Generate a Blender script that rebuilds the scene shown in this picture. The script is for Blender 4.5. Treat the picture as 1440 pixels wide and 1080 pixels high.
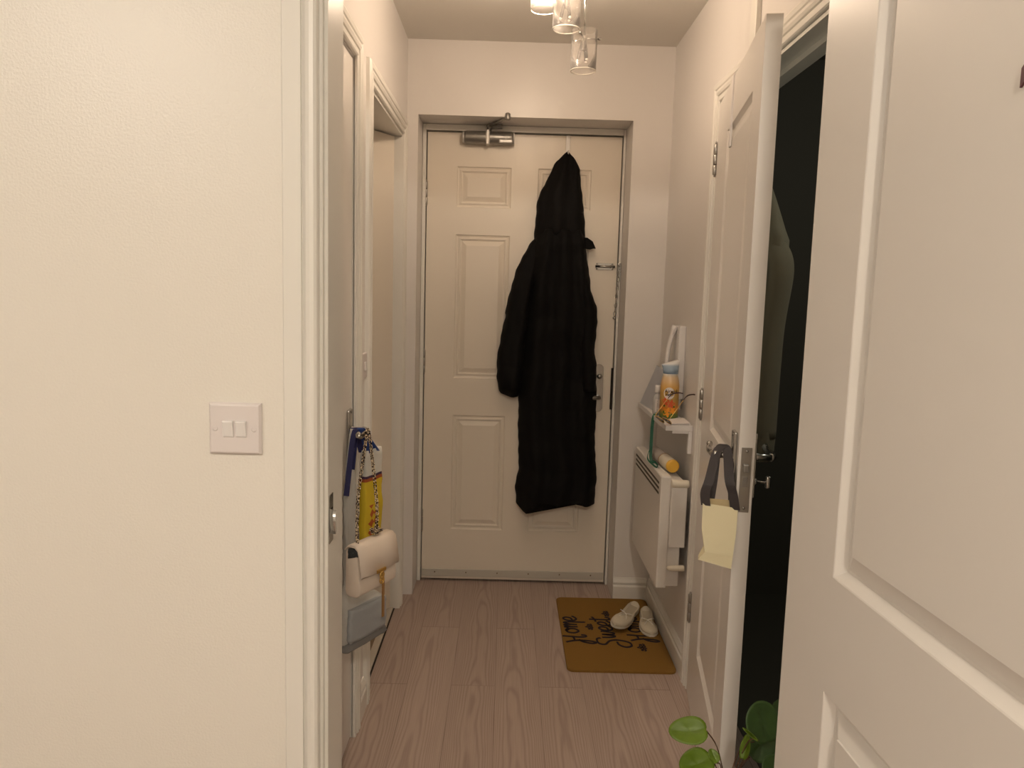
import bpy, bmesh, math, random
from mathutils import Vector, Matrix
R = math.radians
PI = math.pi
random.seed(7)
for o in list(bpy.data.objects):
    bpy.data.objects.remove(o, do_unlink=True)
SC = bpy.context.scene
COL = SC.collection

# ------------------------------------------------------------------ camera
PITCH, YAW, ROLL, ZC, FPX = 0.11857, 0.00916, 0.02812, 1.3185, 1090.09
fwd = Vector((math.sin(YAW)*math.cos(PITCH), math.cos(YAW)*math.cos(PITCH), -math.sin(PITCH)))
rgt = Vector((math.cos(YAW), -math.sin(YAW), 0))
upv = rgt.cross(fwd)
r2 = rgt*math.cos(ROLL) + upv*math.sin(ROLL)
u2 = -rgt*math.sin(ROLL) + upv*math.cos(ROLL)
cd = bpy.data.cameras.new('camera')
cam = bpy.data.objects.new('camera', cd)
COL.objects.link(cam)
cam.matrix_world = Matrix(((r2.x, u2.x, -fwd.x, 0), (r2.y, u2.y, -fwd.y, 0), (r2.z, u2.z, -fwd.z, ZC), (0, 0, 0, 1)))
cd.sensor_width = 36
cd.lens = FPX*36/1440
cd.clip_start = 0.02
SC.camera = cam

# ------------------------------------------------------------------ world, lights, exposure
w = bpy.data.worlds.new('world')
SC.world = w
w.use_nodes = True
w.node_tree.nodes['Background'].inputs[0].default_value = (1, .93, .85, 1)
w.node_tree.nodes['Background'].inputs[1].default_value = 0.02
vs = SC.view_settings
vs.view_transform = 'Standard'
vs.look = 'None'
vs.gamma = 1
vs.use_curve_mapping = False
vs.exposure = 0.0


def point(name, loc, power, color, radius):
    l = bpy.data.lights.new(name, 'POINT')
    l.energy = power
    l.color = color
    l.shadow_soft_size = radius
    o = bpy.data.objects.new(name, l)
    COL.objects.link(o)
    o.location = loc
    return o


# lit pendant bulb plus an added fill bulb, living room lamp plus added fill behind the camera
point('hall_pendant_and_fill', (.085, 2.43, 2.215), 11.5, (1, .78, .585), .02)
point('hall_pendant_and_fill', (.10, 2.12, 2.165), 10.5, (1, .78, .585), .02)  # unseen fill bulb, added to even out the hall light
LIVING = [((-1.35, -.5, 2.15), 26, (1, .91, .815)), ((.15, -.8, 2.15), 52, (1, .885, .74))]  # second entry is an unseen lamp added to light the hall
for lp_, pw_, cl_ in LIVING:
    point('living_room_light', lp_, pw_, cl_, .06)
point('dark_room_fill_light', (1.45, 1.75, 1.9), 7.5, (1, .95, .78), .05)  # fill light added so the room reads dark grey, not black


# ------------------------------------------------------------------ materials
def mat(name, col, rough=.5, metal=0, bump=None, var=None, spec=.5, sheen=0, coat=0):
    m = bpy.data.materials.new(name)
    m.use_nodes = True
    nt = m.node_tree
    b = nt.nodes['Principled BSDF']
    b.inputs['Base Color'].default_value = (*col, 1)
    b.inputs['Roughness'].default_value = rough
    b.inputs['Metallic'].default_value = metal
    b.inputs['Specular IOR Level'].default_value = spec
    b.inputs['Sheen Weight'].default_value = sheen
    b.inputs['Coat Weight'].default_value = coat
    tc = nt.nodes.new('ShaderNodeTexCoord')
    if bump:
        scale, strength, dist, detail = bump
        n = nt.nodes.new('ShaderNodeTexNoise')
        n.inputs['Scale'].default_value = scale
        n.inputs['Detail'].default_value = detail
        nt.links.new(tc.outputs['Object'], n.inputs['Vector'])
        bp = nt.nodes.new('ShaderNodeBump')
        bp.inputs['Strength'].default_value = strength
        bp.inputs['Distance'].default_value = dist
        nt.links.new(n.outputs['Fac'], bp.inputs['Height'])
        nt.links.new(bp.outputs['Normal'], b.inputs['Normal'])
    if var:
        scale, amt = var
        n = nt.nodes.new('ShaderNodeTexNoise')
        n.inputs['Scale'].default_value = scale
        n.inputs['Detail'].default_value = 4
        nt.links.new(tc.outputs['Object'], n.inputs['Vector'])
        cr = nt.nodes.new('ShaderNodeValToRGB')
        cr.color_ramp.elements[0].position = .3
        cr.color_ramp.elements[1].position = .7
        cr.color_ramp.elements[0].color = (*[c*(1-amt) for c in col], 1)
        cr.color_ramp.elements[1].color = (*[min(1, c*(1+amt)) for c in col], 1)
        nt.links.new(n.outputs['Fac'], cr.inputs['Fac'])
        nt.links.new(cr.outputs['Color'], b.inputs['Base Color'])
    return m


M = {}
M['wall'] = mat('hall_wall_paint', (.76, .73, .70), .38, bump=(220, .12, .002, 3))
M['living'] = mat('living_wall_paint', (.80, .77, .71), .30, bump=(260, .35, .002, 3))
M['ceiling'] = mat('ceiling_paint', (.78, .75, .69), .8, bump=(150, .1, .002, 2))
M['gloss'] = mat('white_gloss_paint', (.78, .75, .71), .3, bump=(60, .05, .002, 2))
M['trim'] = mat('trim_paint', (.78, .76, .71), .32, bump=(40, .05, .002, 2))
M['frontdoor'] = mat('front_door_paint', (.80, .735, .635), .35, bump=(50, .05, .002, 2))
M['dark'] = mat('dark_room_wall', (.085, .08, .065), .7)  # darkness of the room put into its wall colour
M['bath'] = mat('bathroom_wall', (.55, .50, .43), .6)
M['bathfloor'] = mat('bathroom_floor', (.22, .16, .11), .6, var=(30, .2))
M['chrome'] = mat('chrome', (.50, .49, .47), .2, 1)
M['steel'] = mat('brushed_steel', (.40, .385, .36), .32, 1)
M['closer'] = mat('closer_grey_metal', (.30, .29, .27), .38, .8)
M['silver'] = mat('silver_plastic', (.60, .58, .55), .35, .3)
M['blackgap'] = mat('black_shadow_gap', (.02, .015, .012), .9)
M['coat'] = mat('black_nylon', (.0055, .005, .005), .7, bump=(26, .15, .004, 4), spec=.12, sheen=.0)
M['plastic'] = mat('white_plastic', (.80, .78, .77), .35)
M['switch'] = mat('switch_plastic', (.74, .69, .68), .35)
M['cream'] = mat('cream_plastic', (.78, .72, .60), .4)
M['radiator'] = mat('radiator_enamel', (.76, .73, .69), .35)
M['slot'] = mat('dark_slot', (.07, .06, .05), .8)
M['paper'] = mat('pale_yellow_paper', (.80, .73, .49), .65, bump=(30, .1, .003, 3))
M['paperin'] = mat('inner_paper', (.62, .50, .28), .7)
M['ribbon'] = mat('black_ribbon', (.035, .028, .03), .6)
M['leather'] = mat('cream_leather', (.78, .69, .60), .45, bump=(180, .2, .001, 3))
M['gold'] = mat('gold_metal', (.72, .48, .16), .28, 1)
M['brown'] = mat('brown_leather', (.32, .17, .06), .5)
M['lining'] = mat('dark_lining', (.035, .04, .045), .8)
M['greycloth'] = mat('pale_grey_cloth', (.50, .50, .48), .8, bump=(250, .3, .001, 2))
M['bluegrey'] = mat('blue_grey_cloth', (.36, .38, .40), .75, bump=(250, .3, .001, 2))
M['darkgrey'] = mat('grey_cloth_base', (.22, .22, .22), .75)
M['blue'] = mat('blue_webbing', (.015, .05, .22), .6)
M['navy'] = mat('navy_webbing', (.02, .022, .10), .6)
M['glasslens'] = mat('tinted_lens', (.03, .028, .03), .1)
M['tort'] = mat('dark_frame', (.05, .025, .03), .3)
M['green'] = mat('green_cord', (.01, .10, .06), .6)
M['tube'] = mat('grey_tube', (.36, .32, .29), .5)
M['mustard'] = mat('mustard_cap', (.80, .47, .06), .4)
M['shoe'] = mat('beige_canvas', (.62, .56, .44), .85, bump=(300, .4, .001, 2))
M['insole'] = mat('insole_fabric', (.50, .44, .33), .85)
M['sole'] = mat('pale_sole', (.72, .69, .60), .6)
M['lace'] = mat('white_cord', (.82, .79, .72), .6)
M['ink'] = mat('dark_mat_print', (.012, .006, .008), .9)
M['pot'] = mat('white_ceramic_pot', (.7, .68, .64), .3)
M['soil'] = mat('dark_soil', (.03, .02, .015), .95)
M['leaf_dark'] = mat('deep_green_leaf', (.05, .115, .028), .45, var=(25, .2))
M['leaf_lime'] = mat('lime_leaf', (.105, .18, .006), .45, var=(25, .15))
M['stem'] = mat('brown_stem', (.10, .05, .025), .6)
M['maroon'] = mat('maroon_ribbon', (.09, .018, .03), .6)
M['robe'] = mat('olive_towelling', (.22, .205, .15), .95)
M['screw'] = mat('dull_screw', (.22, .17, .12), .5, .7)
M['strip'] = mat('draught_strip', (.55, .52, .46), .5)
M['sheet'] = mat('frosted_sheet', (.56, .58, .64), .3)
M['card'] = mat('white_card', (.78, .74, .72), .6)


def glass_mat(name, col, ior=1.3, trans=.88, rough=.03, milky=0):
    m = bpy.data.materials.new(name)
    m.use_nodes = True
    nt = m.node_tree
    nt.nodes.remove(nt.nodes['Principled BSDF'])
    out = nt.nodes['Material Output']
    t = nt.nodes.new('ShaderNodeBsdfTransparent')
    t.inputs[0].default_value = (*col, 1)
    g = nt.nodes.new('ShaderNodeBsdfGlossy')
    g.inputs['Roughness'].default_value = rough
    f = nt.nodes.new('ShaderNodeFresnel')
    f.inputs['IOR'].default_value = ior
    mx = nt.nodes.new('ShaderNodeMixShader')
    nt.links.new(f.outputs[0], mx.inputs[0])
    nt.links.new(t.outputs[0], mx.inputs[1])
    nt.links.new(g.outputs[0], mx.inputs[2])
    if milky:
        d = nt.nodes.new('ShaderNodeBsdfTranslucent')
        d.inputs[0].default_value = (.9, .88, .85, 1)
        d2 = nt.nodes.new('ShaderNodeBsdfDiffuse')
        d2.inputs[0].default_value = (.9, .88, .85, 1)
        m1 = nt.nodes.new('ShaderNodeMixShader')
        nt.links.new(d.outputs[0], m1.inputs[1])
        nt.links.new(d2.outputs[0], m1.inputs[2])
        m2 = nt.nodes.new('ShaderNodeMixShader')
        m2.inputs[0].default_value = milky
        nt.links.new(mx.outputs[0], m2.inputs[1])
        nt.links.new(m1.outputs[0], m2.inputs[2])
        nt.links.new(m2.outputs[0], out.inputs[0])
        return m
    nt.links.new(mx.outputs[0], out.inputs[0])
    return m


M['glass'] = glass_mat('lamp_glass', (.97, .96, .95), 1.12, rough=.12, milky=.10)
M['rim'] = glass_mat('polished_glass_rim', (.9, .88, .86), 2.6, rough=.15)
M['clear'] = glass_mat('clear_plastic', (.85, .86, .88), 1.4)


def emit(name, col, s):
    m = bpy.data.materials.new(name)
    m.use_nodes = True
    b = m.node_tree.nodes['Principled BSDF']
    b.inputs['Base Color'].default_value = (*col, 1)
    b.inputs['Emission Color'].default_value = (*col, 1)
    b.inputs['Emission Strength'].default_value = s
    return m


M['bulb'] = emit('lit_bulb', (1, .85, .68), 40)
M['globe'] = emit('lit_globe', (1, .87, .70), 6)
M['capsule'] = mat('halogen_capsule', (.85, .82, .78), .15)


def laminate():
    m = bpy.data.materials.new('pinkish_grey_oak_laminate')
    m.use_nodes = True
    nt = m.node_tree
    b = nt.nodes['Principled BSDF']
    L = nt.links.new

    def node(t, **k):
        n = nt.nodes.new(t)
        for a, v in k.items():
            setattr(n, a, v)
        return n

    def mth(op, a, c=None, d=None):
        n = node('ShaderNodeMath', operation=op)
        for i, v in enumerate((a, c, d)):
            if v is None:
                continue
            if isinstance(v, (int, float)):
                n.inputs[i].default_value = v
            else:
                L(v, n.inputs[i])
        return n.outputs[0]
    tc = node('ShaderNodeTexCoord')
    sp = node('ShaderNodeSeparateXYZ')
    L(tc.outputs['Object'], sp.inputs[0])
    x, y = sp.outputs['X'], sp.outputs['Y']
    PW = .1475
    u = mth('DIVIDE', mth('ADD', x, .006+PW*20), PW)
    idx = mth('FLOOR', u)
    fu = mth('SUBTRACT', mth('FRACT', u), .5)
    wn = node('ShaderNodeTexWhiteNoise', noise_dimensions='1D')
    L(idx, wn.inputs['W'])
    rnd = wn.outputs['Value']
    # plank ends every 1.285 m, shifted from plank to plank
    yy = mth('DIVIDE', mth('ADD', y, mth('MULTIPLY', mth('FRACT', mth('MULTIPLY', idx, .5)), .9)), 1.285)
    v = mth('ADD', yy, -.272)
    iv = mth('FLOOR', v)
    fv = mth('FRACT', v)
    wn2 = node('ShaderNodeTexWhiteNoise', noise_dimensions='2D')
    cv = node('ShaderNodeCombineXYZ')
    L(idx, cv.inputs[0]); L(iv, cv.inputs[1])
    L(cv.outputs[0], wn2.inputs['Vector'])
    rnd2 = wn2.outputs['Value']
    # distortion
    nv = node('ShaderNodeCombineXYZ')
    L(mth('MULTIPLY', x, 9), nv.inputs[0])
    L(mth('ADD', mth('MULTIPLY', y, 1.7), mth('MULTIPLY', rnd2, 31)), nv.inputs[1])
    L(mth('MULTIPLY', rnd, 17), nv.inputs[2])
    n1 = node('ShaderNodeTexNoise')
    n1.inputs['Scale'].default_value = 1
    n1.inputs['Detail'].default_value = 2.5
    L(nv.outputs[0], n1.inputs['Vector'])
    # cathedral arches: contours of a long ridge
    cen = mth('MULTIPLY', mth('SUBTRACT', rnd2, .5), .3)
    fx = mth('SUBTRACT', fu, cen)
    arch = mth('ADD', mth('MULTIPLY', mth('MULTIPLY', fx, fx), 22), mth('MULTIPLY', y, 1.5))
    ph = mth('ADD', arch, mth('MULTIPLY', n1.outputs['Fac'], 4.2))
    wv = mth('SINE', mth('MULTIPLY', ph, 8.5))
    ring = mth('POWER', mth('ADD', mth('MULTIPLY', wv, .5), .5), 2.5)
    # fine straight grain
    nf = node('ShaderNodeCombineXYZ')
    L(mth('MULTIPLY', x, 260), nf.inputs[0])
    L(mth('MULTIPLY', y, 5), nf.inputs[1])
    n2 = node('ShaderNodeTexNoise')
    n2.inputs['Scale'].default_value = 1
    n2.inputs['Detail'].default_value = 3
    L(nf.outputs[0], n2.inputs['Vector'])
    fine = n2.outputs['Fac']
    dark = mth('ADD', mth('MULTIPLY', ring, .30), mth('MULTIPLY', fine, .50))
    dark = mth('ADD', dark, mth('MULTIPLY', mth('SUBTRACT', rnd2, .5), .16))
    cr = node('ShaderNodeValToRGB')
    cr.color_ramp.elements[0].position = 0
    cr.color_ramp.elements[0].color = (.50, .40, .345, 1)
    cr.color_ramp.elements[1].position = .85
    cr.color_ramp.elements[1].color = (.28, .205, .170, 1)
    L(dark, cr.inputs['Fac'])
    # seams
    s1 = mth('GREATER_THAN', mth('ABSOLUTE', fu), .4935)
    s2 = mth('GREATER_THAN', mth('ABSOLUTE', mth('SUBTRACT', fv, .5)), .4988)
    seam = mth('MAXIMUM', s1, s2)
    ns = node('ShaderNodeTexNoise')
    ns.inputs['Scale'].default_value = 1.7
    L(tc.outputs['Object'], ns.inputs['Vector'])
    sf = mth('MULTIPLY', seam, mth('MULTIPLY', mth('POWER', ns.outputs['Fac'], 2.0), 1.7))
    mx = node('ShaderNodeMixRGB')
    L(sf, mx.inputs['Fac'])
    L(cr.outputs['Color'], mx.inputs['Color1'])
    mx.inputs['Color2'].default_value = (.10, .06, .045, 1)
    L(mx.outputs['Color'], b.inputs['Base Color'])
    b.inputs['Roughness'].default_value = .5
    b.inputs['Specular IOR Level'].default_value = .3
    return m


M['floor'] = laminate()


def coir():
    m = mat('brown_coir', (.20, .105, .025), .95, bump=(420, .9, .004, 4), spec=.1)
    nt = m.node_tree
    b = nt.nodes['Principled BSDF']
    tc = nt.nodes.new('ShaderNodeTexCoord')
    n = nt.nodes.new('ShaderNodeTexNoise')
    n.inputs['Scale'].default_value = 500
    nt.links.new(tc.outputs['Object'], n.inputs['Vector'])
    cr = nt.nodes.new('ShaderNodeValToRGB')
    cr.color_ramp.elements[0].position = .35
    cr.color_ramp.elements[0].color = (.20, .105, .022, 1)
    cr.color_ramp.elements[1].position = .65
    cr.color_ramp.elements[1].color = (.34, .19, .05, 1)
    nt.links.new(n.outputs['Fac'], cr.inputs['Fac'])
    nt.links.new(cr.outputs['Color'], b.inputs['Base Color'])
    return m


M['coir'] = coir()


def chain_mat():
    m = mat('gold_and_black_chain', (.6, .45, .25), .35, .6)
    nt = m.node_tree
    b = nt.nodes['Principled BSDF']
    tc = nt.nodes.new('ShaderNodeTexCoord')
    ck = nt.nodes.new('ShaderNodeTexChecker')
    ck.inputs['Scale'].default_value = 160
    ck.inputs['Color1'].default_value = (.78, .66, .48, 1)
    ck.inputs['Color2'].default_value = (.04, .025, .02, 1)
    nt.links.new(tc.outputs['Object'], ck.inputs['Vector'])
    nt.links.new(ck.outputs['Color'], b.inputs['Base Color'])
    return m


M['chain'] = chain_mat()


def ramp_z(name, stops, z0, z1, rough=.4, axis=2):
    """horizontal printed bands, by object height"""
    m = mat(name, (.5, .5, .5), rough)
    nt = m.node_tree
    b = nt.nodes['Principled BSDF']
    tc = nt.nodes.new('ShaderNodeTexCoord')
    sp = nt.nodes.new('ShaderNodeSeparateXYZ')
    nt.links.new(tc.outputs['Object'], sp.inputs[0])
    mr = nt.nodes.new('ShaderNodeMapRange')
    mr.inputs['From Min'].default_value = z0
    mr.inputs['From Max'].default_value = z1
    nt.links.new(sp.outputs[axis], mr.inputs['Value'])
    cr = nt.nodes.new('ShaderNodeValToRGB')
    cr.color_ramp.interpolation = 'LINEAR'
    els = cr.color_ramp.elements
    while len(els) > 1:
        els.remove(els[-1])
    els[0].position = stops[0][0]
    els[0].color = (*stops[0][1], 1)
    for p, c in stops[1:]:
        e = els.new(p)
        e.color = (*c, 1)
    nt.links.new(mr.outputs[0], cr.inputs['Fac'])
    nt.links.new(cr.outputs['Color'], b.inputs['Base Color'])
    return m


# ------------------------------------------------------------------ mesh helpers
MW = {}


def bm_new():
    return bmesh.new()


def quad(bm, pts, mi=0):
    f = bm.faces.new([bm.verts.new(p) for p in pts])
    f.material_index = mi
    return f


def box(bm, x0, x1, y0, y1, z0, z1, bev=0, seg=2, mi=0):
    t = bmesh.new()
    bmesh.ops.create_cube(t, size=1)
    for v in t.verts:
        v.co = Vector((x0+(v.co.x+.5)*(x1-x0), y0+(v.co.y+.5)*(y1-y0), z0+(v.co.z+.5)*(z1-z0)))
    if bev:
        bmesh.ops.bevel(t, geom=list(t.edges), offset=bev, segments=seg, profile=.5, affect='EDGES')
    merge(bm, t, mi)


def merge(bm, t, mi=0, mx=None):
    mp = {}
    for v in t.verts:
        mp[v] = bm.verts.new(mx @ v.co if mx else v.co)
    for f in t.faces:
        try:
            g = bm.faces.new([mp[v] for v in f.verts])
            g.material_index = mi if mi else f.material_index
            g.smooth = f.smooth
        except ValueError:
            pass
    t.free()


def loft(bm, rings, closed=True, cap=True, mi=0, smooth=True):
    vr = [[bm.verts.new(p) for p in r] for r in rings]
    n = len(vr[0])
    for a, b in zip(vr[:-1], vr[1:]):
        for i in range(n if closed else n-1):
            j = (i+1) % n
            try:
                f = bm.faces.new((a[i], a[j], b[j], b[i]))
                f.material_index = mi
                f.smooth = smooth
            except ValueError:
                pass
    if cap and closed:
        for r in (vr[0][::-1], vr[-1]):
            try:
                f = bm.faces.new(r)
                f.material_index = mi
            except ValueError:
                pass
    return vr


def tube(bm, pts, r, n=8, cap=True, mi=0, flat=None):
    """round tube along pts; r number or list; flat=(a,b) makes an oval section"""
    pts = [Vector(p) for p in pts]
    rings = []
    up = None
    for i, p in enumerate(pts):
        a = pts[max(0, i-1)]
        b = pts[min(len(pts)-1, i+1)]
        t = (b-a).normalized()
        if up is None:
            up = Vector((0, 0, 1)) if abs(t.z) < .9 else Vector((1, 0, 0))
        s = t.cross(up).normalized()
        up = s.cross(t).normalized()
        rr = r[i] if isinstance(r, (list, tuple)) else r
        ka, kb = flat if flat else (1, 1)
        rings.append([p + s*rr*ka*math.cos(2*PI*k/n) + up*rr*kb*math.sin(2*PI*k/n) for k in range(n)])
    loft(bm, rings, True, cap, mi)


def lathe(bm, prof, origin=(0, 0, 0), axis='Z', n=24, mi=0, cap=True):
    o = Vector(origin)
    rings = []
    for r, h in prof:
        ring = []
        for k in range(n):
            a = 2*PI*k/n
            c, s = r*math.cos(a), r*math.sin(a)
            p = {'Z': (c, s, h), 'X': (h, c, s), 'Y': (s, h, c)}[axis]
            ring.append(o+Vector(p))
        rings.append(ring)
    loft(bm, rings, True, cap, mi)


def prism(bm, poly, fn, t0, t1, mi=0, smooth=False):
    """poly 2-D outline; fn(u, v, t) -> 3-D; extruded from t0 to t1"""
    loft(bm, [[fn(u, v, t0) for u, v in poly], [fn(u, v, t1) for u, v in poly]], True, True, mi, smooth)


def smooth_line(pts, n=8):
    """Catmull-Rom through pts"""
    P = [Vector(p) for p in pts]
    out = []
    for i in range(len(P)-1):
        p0, p1, p2, p3 = P[max(0, i-1)], P[i], P[i+1], P[min(len(P)-1, i+2)]
        for k in range(n):
            t = k/n
            out.append(.5*((2*p1)+(p2-p0)*t+(2*p0-5*p1+4*p2-p3)*t*t+(3*p1-p0-3*p2+p3)*t**3))
    out.append(P[-1])
    return out


def interp(tab, z):
    """piecewise linear on a table [(x, z)...] sorted by falling z"""
    if z >= tab[0][1]:
        return tab[0][0]
    for (x0, z0), (x1, z1) in zip(tab[:-1], tab[1:]):
        if z1 <= z <= z0:
            return x0 if z0 == z1 else x0+(x1-x0)*(z0-z)/(z0-z1)
    return tab[-1][0]


def obj(name, bm, m, parent=None, smooth=None, local=False, recalc=True):
    """one mesh object; coordinates are world ones unless local"""
    if recalc:
        bmesh.ops.recalc_face_normals(bm, faces=list(bm.faces))
    me = bpy.data.meshes.new(name)
    o = bpy.data.objects.new(name, me)
    COL.objects.link(o)
    W = Matrix.Identity(4)
    if parent is not None:
        W = MW[parent]
        o.parent = parent
    if not local and parent is not None:
        bm.transform(W.inverted())
    # origin at the bottom middle of the mesh
    vs_ = [v.co for v in bm.verts]
    c = Vector(((min(v.x for v in vs_)+max(v.x for v in vs_))/2, (min(v.y for v in vs_)+max(v.y for v in vs_))/2, min(v.z for v in vs_)))
    if KEEP_ORIGIN:
        c = Vector((0, 0, 0))
    bm.transform(Matrix.Translation(-c))
    o.location = c
    MW[o] = W @ Matrix.Translation(c)
    if smooth is not None:
        for f in bm.faces:
            f.smooth = smooth
    bm.to_mesh(me)
    bm.free()
    for k in (m if isinstance(m, (list, tuple)) else [m]):
        me.materials.append(M[k] if isinstance(k, str) else k)
    return o


KEEP_ORIGIN = False


def tag(o, label, cat, group=None):
    o['label'] = label
    o['category'] = cat
    if group:
        o['group'] = group
    return o


def thing(name, label, cat, loc, rotz=0, group=None):
    o = bpy.data.objects.new(name, None)
    o.empty_display_size = .05
    COL.objects.link(o)
    o.location = loc
    o.rotation_euler = (0, 0, rotz)
    MW[o] = Matrix.Translation(Vector(loc)) @ Matrix.Rotation(rotz, 4, 'Z')
    return tag(o, label, cat, group)


def struct(o, label, cat):
    o['kind'] = 'structure'
    return tag(o, label, cat)


def subsurf(o, n=1):
    s = o.modifiers.new('subsurf', 'SUBSURF')
    s.levels = n
    s.render_levels = n


# ------------------------------------------------------------------ room shell
CEIL = 2.31
XL, XR, YB, YP0, YP1 = -.424, .65, 3.24, 1.20, 1.318
KEEP_ORIGIN = True
bm = bm_new(); box(bm, -2.6, 1.6, -2.6, 3.75, -.06, 0)
struct(obj('floor', bm, 'floor'), 'pale pinkish grey oak laminate floor of the hallway', 'floor')
bm = bm_new(); box(bm, -2.6, 1.6, -2.6, 3.75, CEIL, CEIL+.06)
struct(obj('ceiling', bm, 'ceiling'), 'plain matt ceiling above the hallway', 'ceiling')

# partition between living room and hall, with the doorway we look through
OX0, OX1, OZ = -.283, .532, 1.955
bm = bm_new()
box(bm, -2.6, OX0-.018, YP0, YP1, 0, CEIL)
box(bm, OX1+.018, 1.6, YP0, YP1, 0, CEIL)
box(bm, OX0-.018, OX1+.018, YP0, YP1, OZ+.018, CEIL)
struct(obj('wall_front', bm, 'living'), 'large plain off-white wall with orange peel sheen left of the open doorway', 'wall')

# hall side walls
LO1 = (1.425, 2.152, 1.925)      # left opening near: y0, y1, head
LO2 = (2.390, 3.090, 1.914)      # left opening far
RO = (1.600, 2.475, 1.915)       # right opening
XLo, XRo = XL-.10, XR+.10
bm = bm_new()
box(bm, XLo, XL, YP1, LO1[0], 0, CEIL)
box(bm, XLo, XL, LO1[0], LO1[1], LO1[2], CEIL)
box(bm, XLo, XL, LO1[1], LO2[0], 0, CEIL)
box(bm, XLo, XL, LO2[0], LO2[1], LO2[2], CEIL)
box(bm, XLo, XL, LO2[1], YB, 0, CEIL)
struct(obj('wall_left', bm, 'wall'), 'left hallway wall holding two doorways', 'wall')
bm = bm_new()
box(bm, XR, XRo, YP1, RO[0], 0, CEIL)
box(bm, XR, XRo, RO[0], RO[1], RO[2], CEIL)
box(bm, XR, XRo, RO[1], YB, 0, CEIL)
struct(obj('wall_right', bm, 'wall'), 'right hallway wall with the shelf and heater on it', 'wall')
FX0, FX1, FZ = -.379, .4915, 2.019
bm = bm_new()
box(bm, XLo, FX0, YB, 3.5, 0, CEIL)
box(bm, FX1, XRo, YB, 3.5, 0, CEIL)
box(bm, FX0, FX1, YB, 3.5, FZ, CEIL)
struct(obj('wall_back', bm, 'wall'), 'end wall of the hallway around the recessed front door', 'wall')
bm = bm_new(); box(bm, FX0-.05, FX1+.05, 3.5, 3.56, 0, CEIL)  # black colour stands for the shade in the door gaps
struct(obj('wall_outside', bm, 'blackgap'), 'landing wall behind the front door, coloured black for the shade in its gaps', 'wall')

# rooms behind: living room (camera side), dark room on the right, bathroom on the left
bm = bm_new(); box(bm, -2.66, -2.6, -2.6, 3.75, 0, CEIL)
struct(obj('wall_living_left', bm, 'living'), 'far left wall of the living room', 'wall')
bm = bm_new(); box(bm, 1.6, 1.66, -2.6, 1.345, 0, CEIL)
struct(obj('wall_living_right', bm, 'living'), 'right wall of the living room', 'wall')
bm = bm_new(); box(bm, -2.6, 1.6, -2.66, -2.6, 0, CEIL)
struct(obj('wall_living_rear', bm, 'living'), 'rear wall of the living room', 'wall')
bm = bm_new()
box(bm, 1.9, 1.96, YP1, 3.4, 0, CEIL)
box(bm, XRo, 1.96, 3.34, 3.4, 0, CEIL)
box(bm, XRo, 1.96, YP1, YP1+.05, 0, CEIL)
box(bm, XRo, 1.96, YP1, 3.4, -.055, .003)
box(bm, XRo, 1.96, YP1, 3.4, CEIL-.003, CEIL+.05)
struct(obj('wall_dark_room', bm, 'dark'), 'dark room seen through the right doorway, its darkness put in the wall colour', 'wall')
bm = bm_new()
box(bm, -1.5, -1.44, 2.2, 3.5, 0, CEIL)
box(bm, -1.44, XLo, 3.44, 3.5, 0, CEIL)
box(bm, -1.44, XLo, 2.2, 2.26, 0, CEIL)
struct(obj('wall_bathroom', bm, 'bath'), 'walls of the small room behind the far left door', 'wall')
bm = bm_new(); box(bm, -1.44, XL-.022, 2.26, 3.44, -.02, .004)
struct(obj('floor_bathroom', bm, 'bathfloor'), 'brown floor of the small room on the left', 'floor')


# ---- trims
def architrave(bm, prof, a0, a1, top, fn):
    """inverted-U moulding around an opening; fn(a, z, v) -> 3-D"""
    path = []
    for u, v in prof:
        path.append([fn(a0-u, 0, v), fn(a0-u, top+u, v), fn(a1+u, top+u, v), fn(a1+u, 0, v)])
    vr = [[bm.verts.new(p) for p in r] for r in path]
    n = len(vr)
    for i in range(n):
        j = (i+1) % n
        for k in range(3):
            bm.faces.new((vr[i][k], vr[i][k+1], vr[j][k+1], vr[j][k]))
    bm.faces.new([r[0] for r in vr][::-1])
    bm.faces.new([r[3] for r in vr])


PROF = [(0, 0), (0, .009), (.003, .012), (.010, .012), (.012, .009), (.020, .009), (.022, .013), (.030, .016), (.033, .013),
        (.040, .013), (.043, .016), (.054, .017), (.060, .015), (.064, .010), (.066, 0)]
PROF_LIV = [(.0045, 0), (.0045, .010), (.006, .015), (.010, .0185), (.016, .0195), (.022, .0165), (.027, .010), (.0285, .0065), (.0300, .0065), (.0308, .0105),
            (.0575, .0105), (.0595, .008), (.0595, 0)]
bm = bm_new()
architrave(bm, PROF, LO1[0]+.012, LO1[1]-.002, LO1[2]+.004, lambda a, z, v: (XL+v, a, z))
box(bm, XLo, XL+.002, LO1[0]-.001, LO1[0]+.012, 0, LO1[2])
box(bm, XLo, XL+.002, LO1[1]-.002, LO1[1]+.004, 0, LO1[2])
struct(obj('trim_1', bm, 'trim'), 'moulded white door casing around the near left door', 'door casing')
bm = bm_new()
architrave(bm, PROF, LO2[0]+.002, LO2[1]-.002, LO2[2]-.002, lambda a, z, v: (XL+v, a, z))
box(bm, XLo, XL+.002, LO2[0]-.001, LO2[0]+.012, 0, LO2[2])
box(bm, XLo, XL+.002, LO2[1]-.003, LO2[1]+.001, 0, LO2[2])
box(bm, XLo, XL+.002, LO2[0], LO2[1], LO2[2]-.012, LO2[2]+.001)
struct(obj('trim_2', bm, 'trim'), 'moulded white door casing around the far left doorway', 'door casing')
bm = bm_new()
architrave(bm, PROF, RO[0]+.002, RO[1]+.002, RO[2]+.004, lambda a, z, v: (XR-v, a, z))
box(bm, XR-.002, XRo, RO[0]-.001, RO[0]+.012, 0, RO[2])
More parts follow.
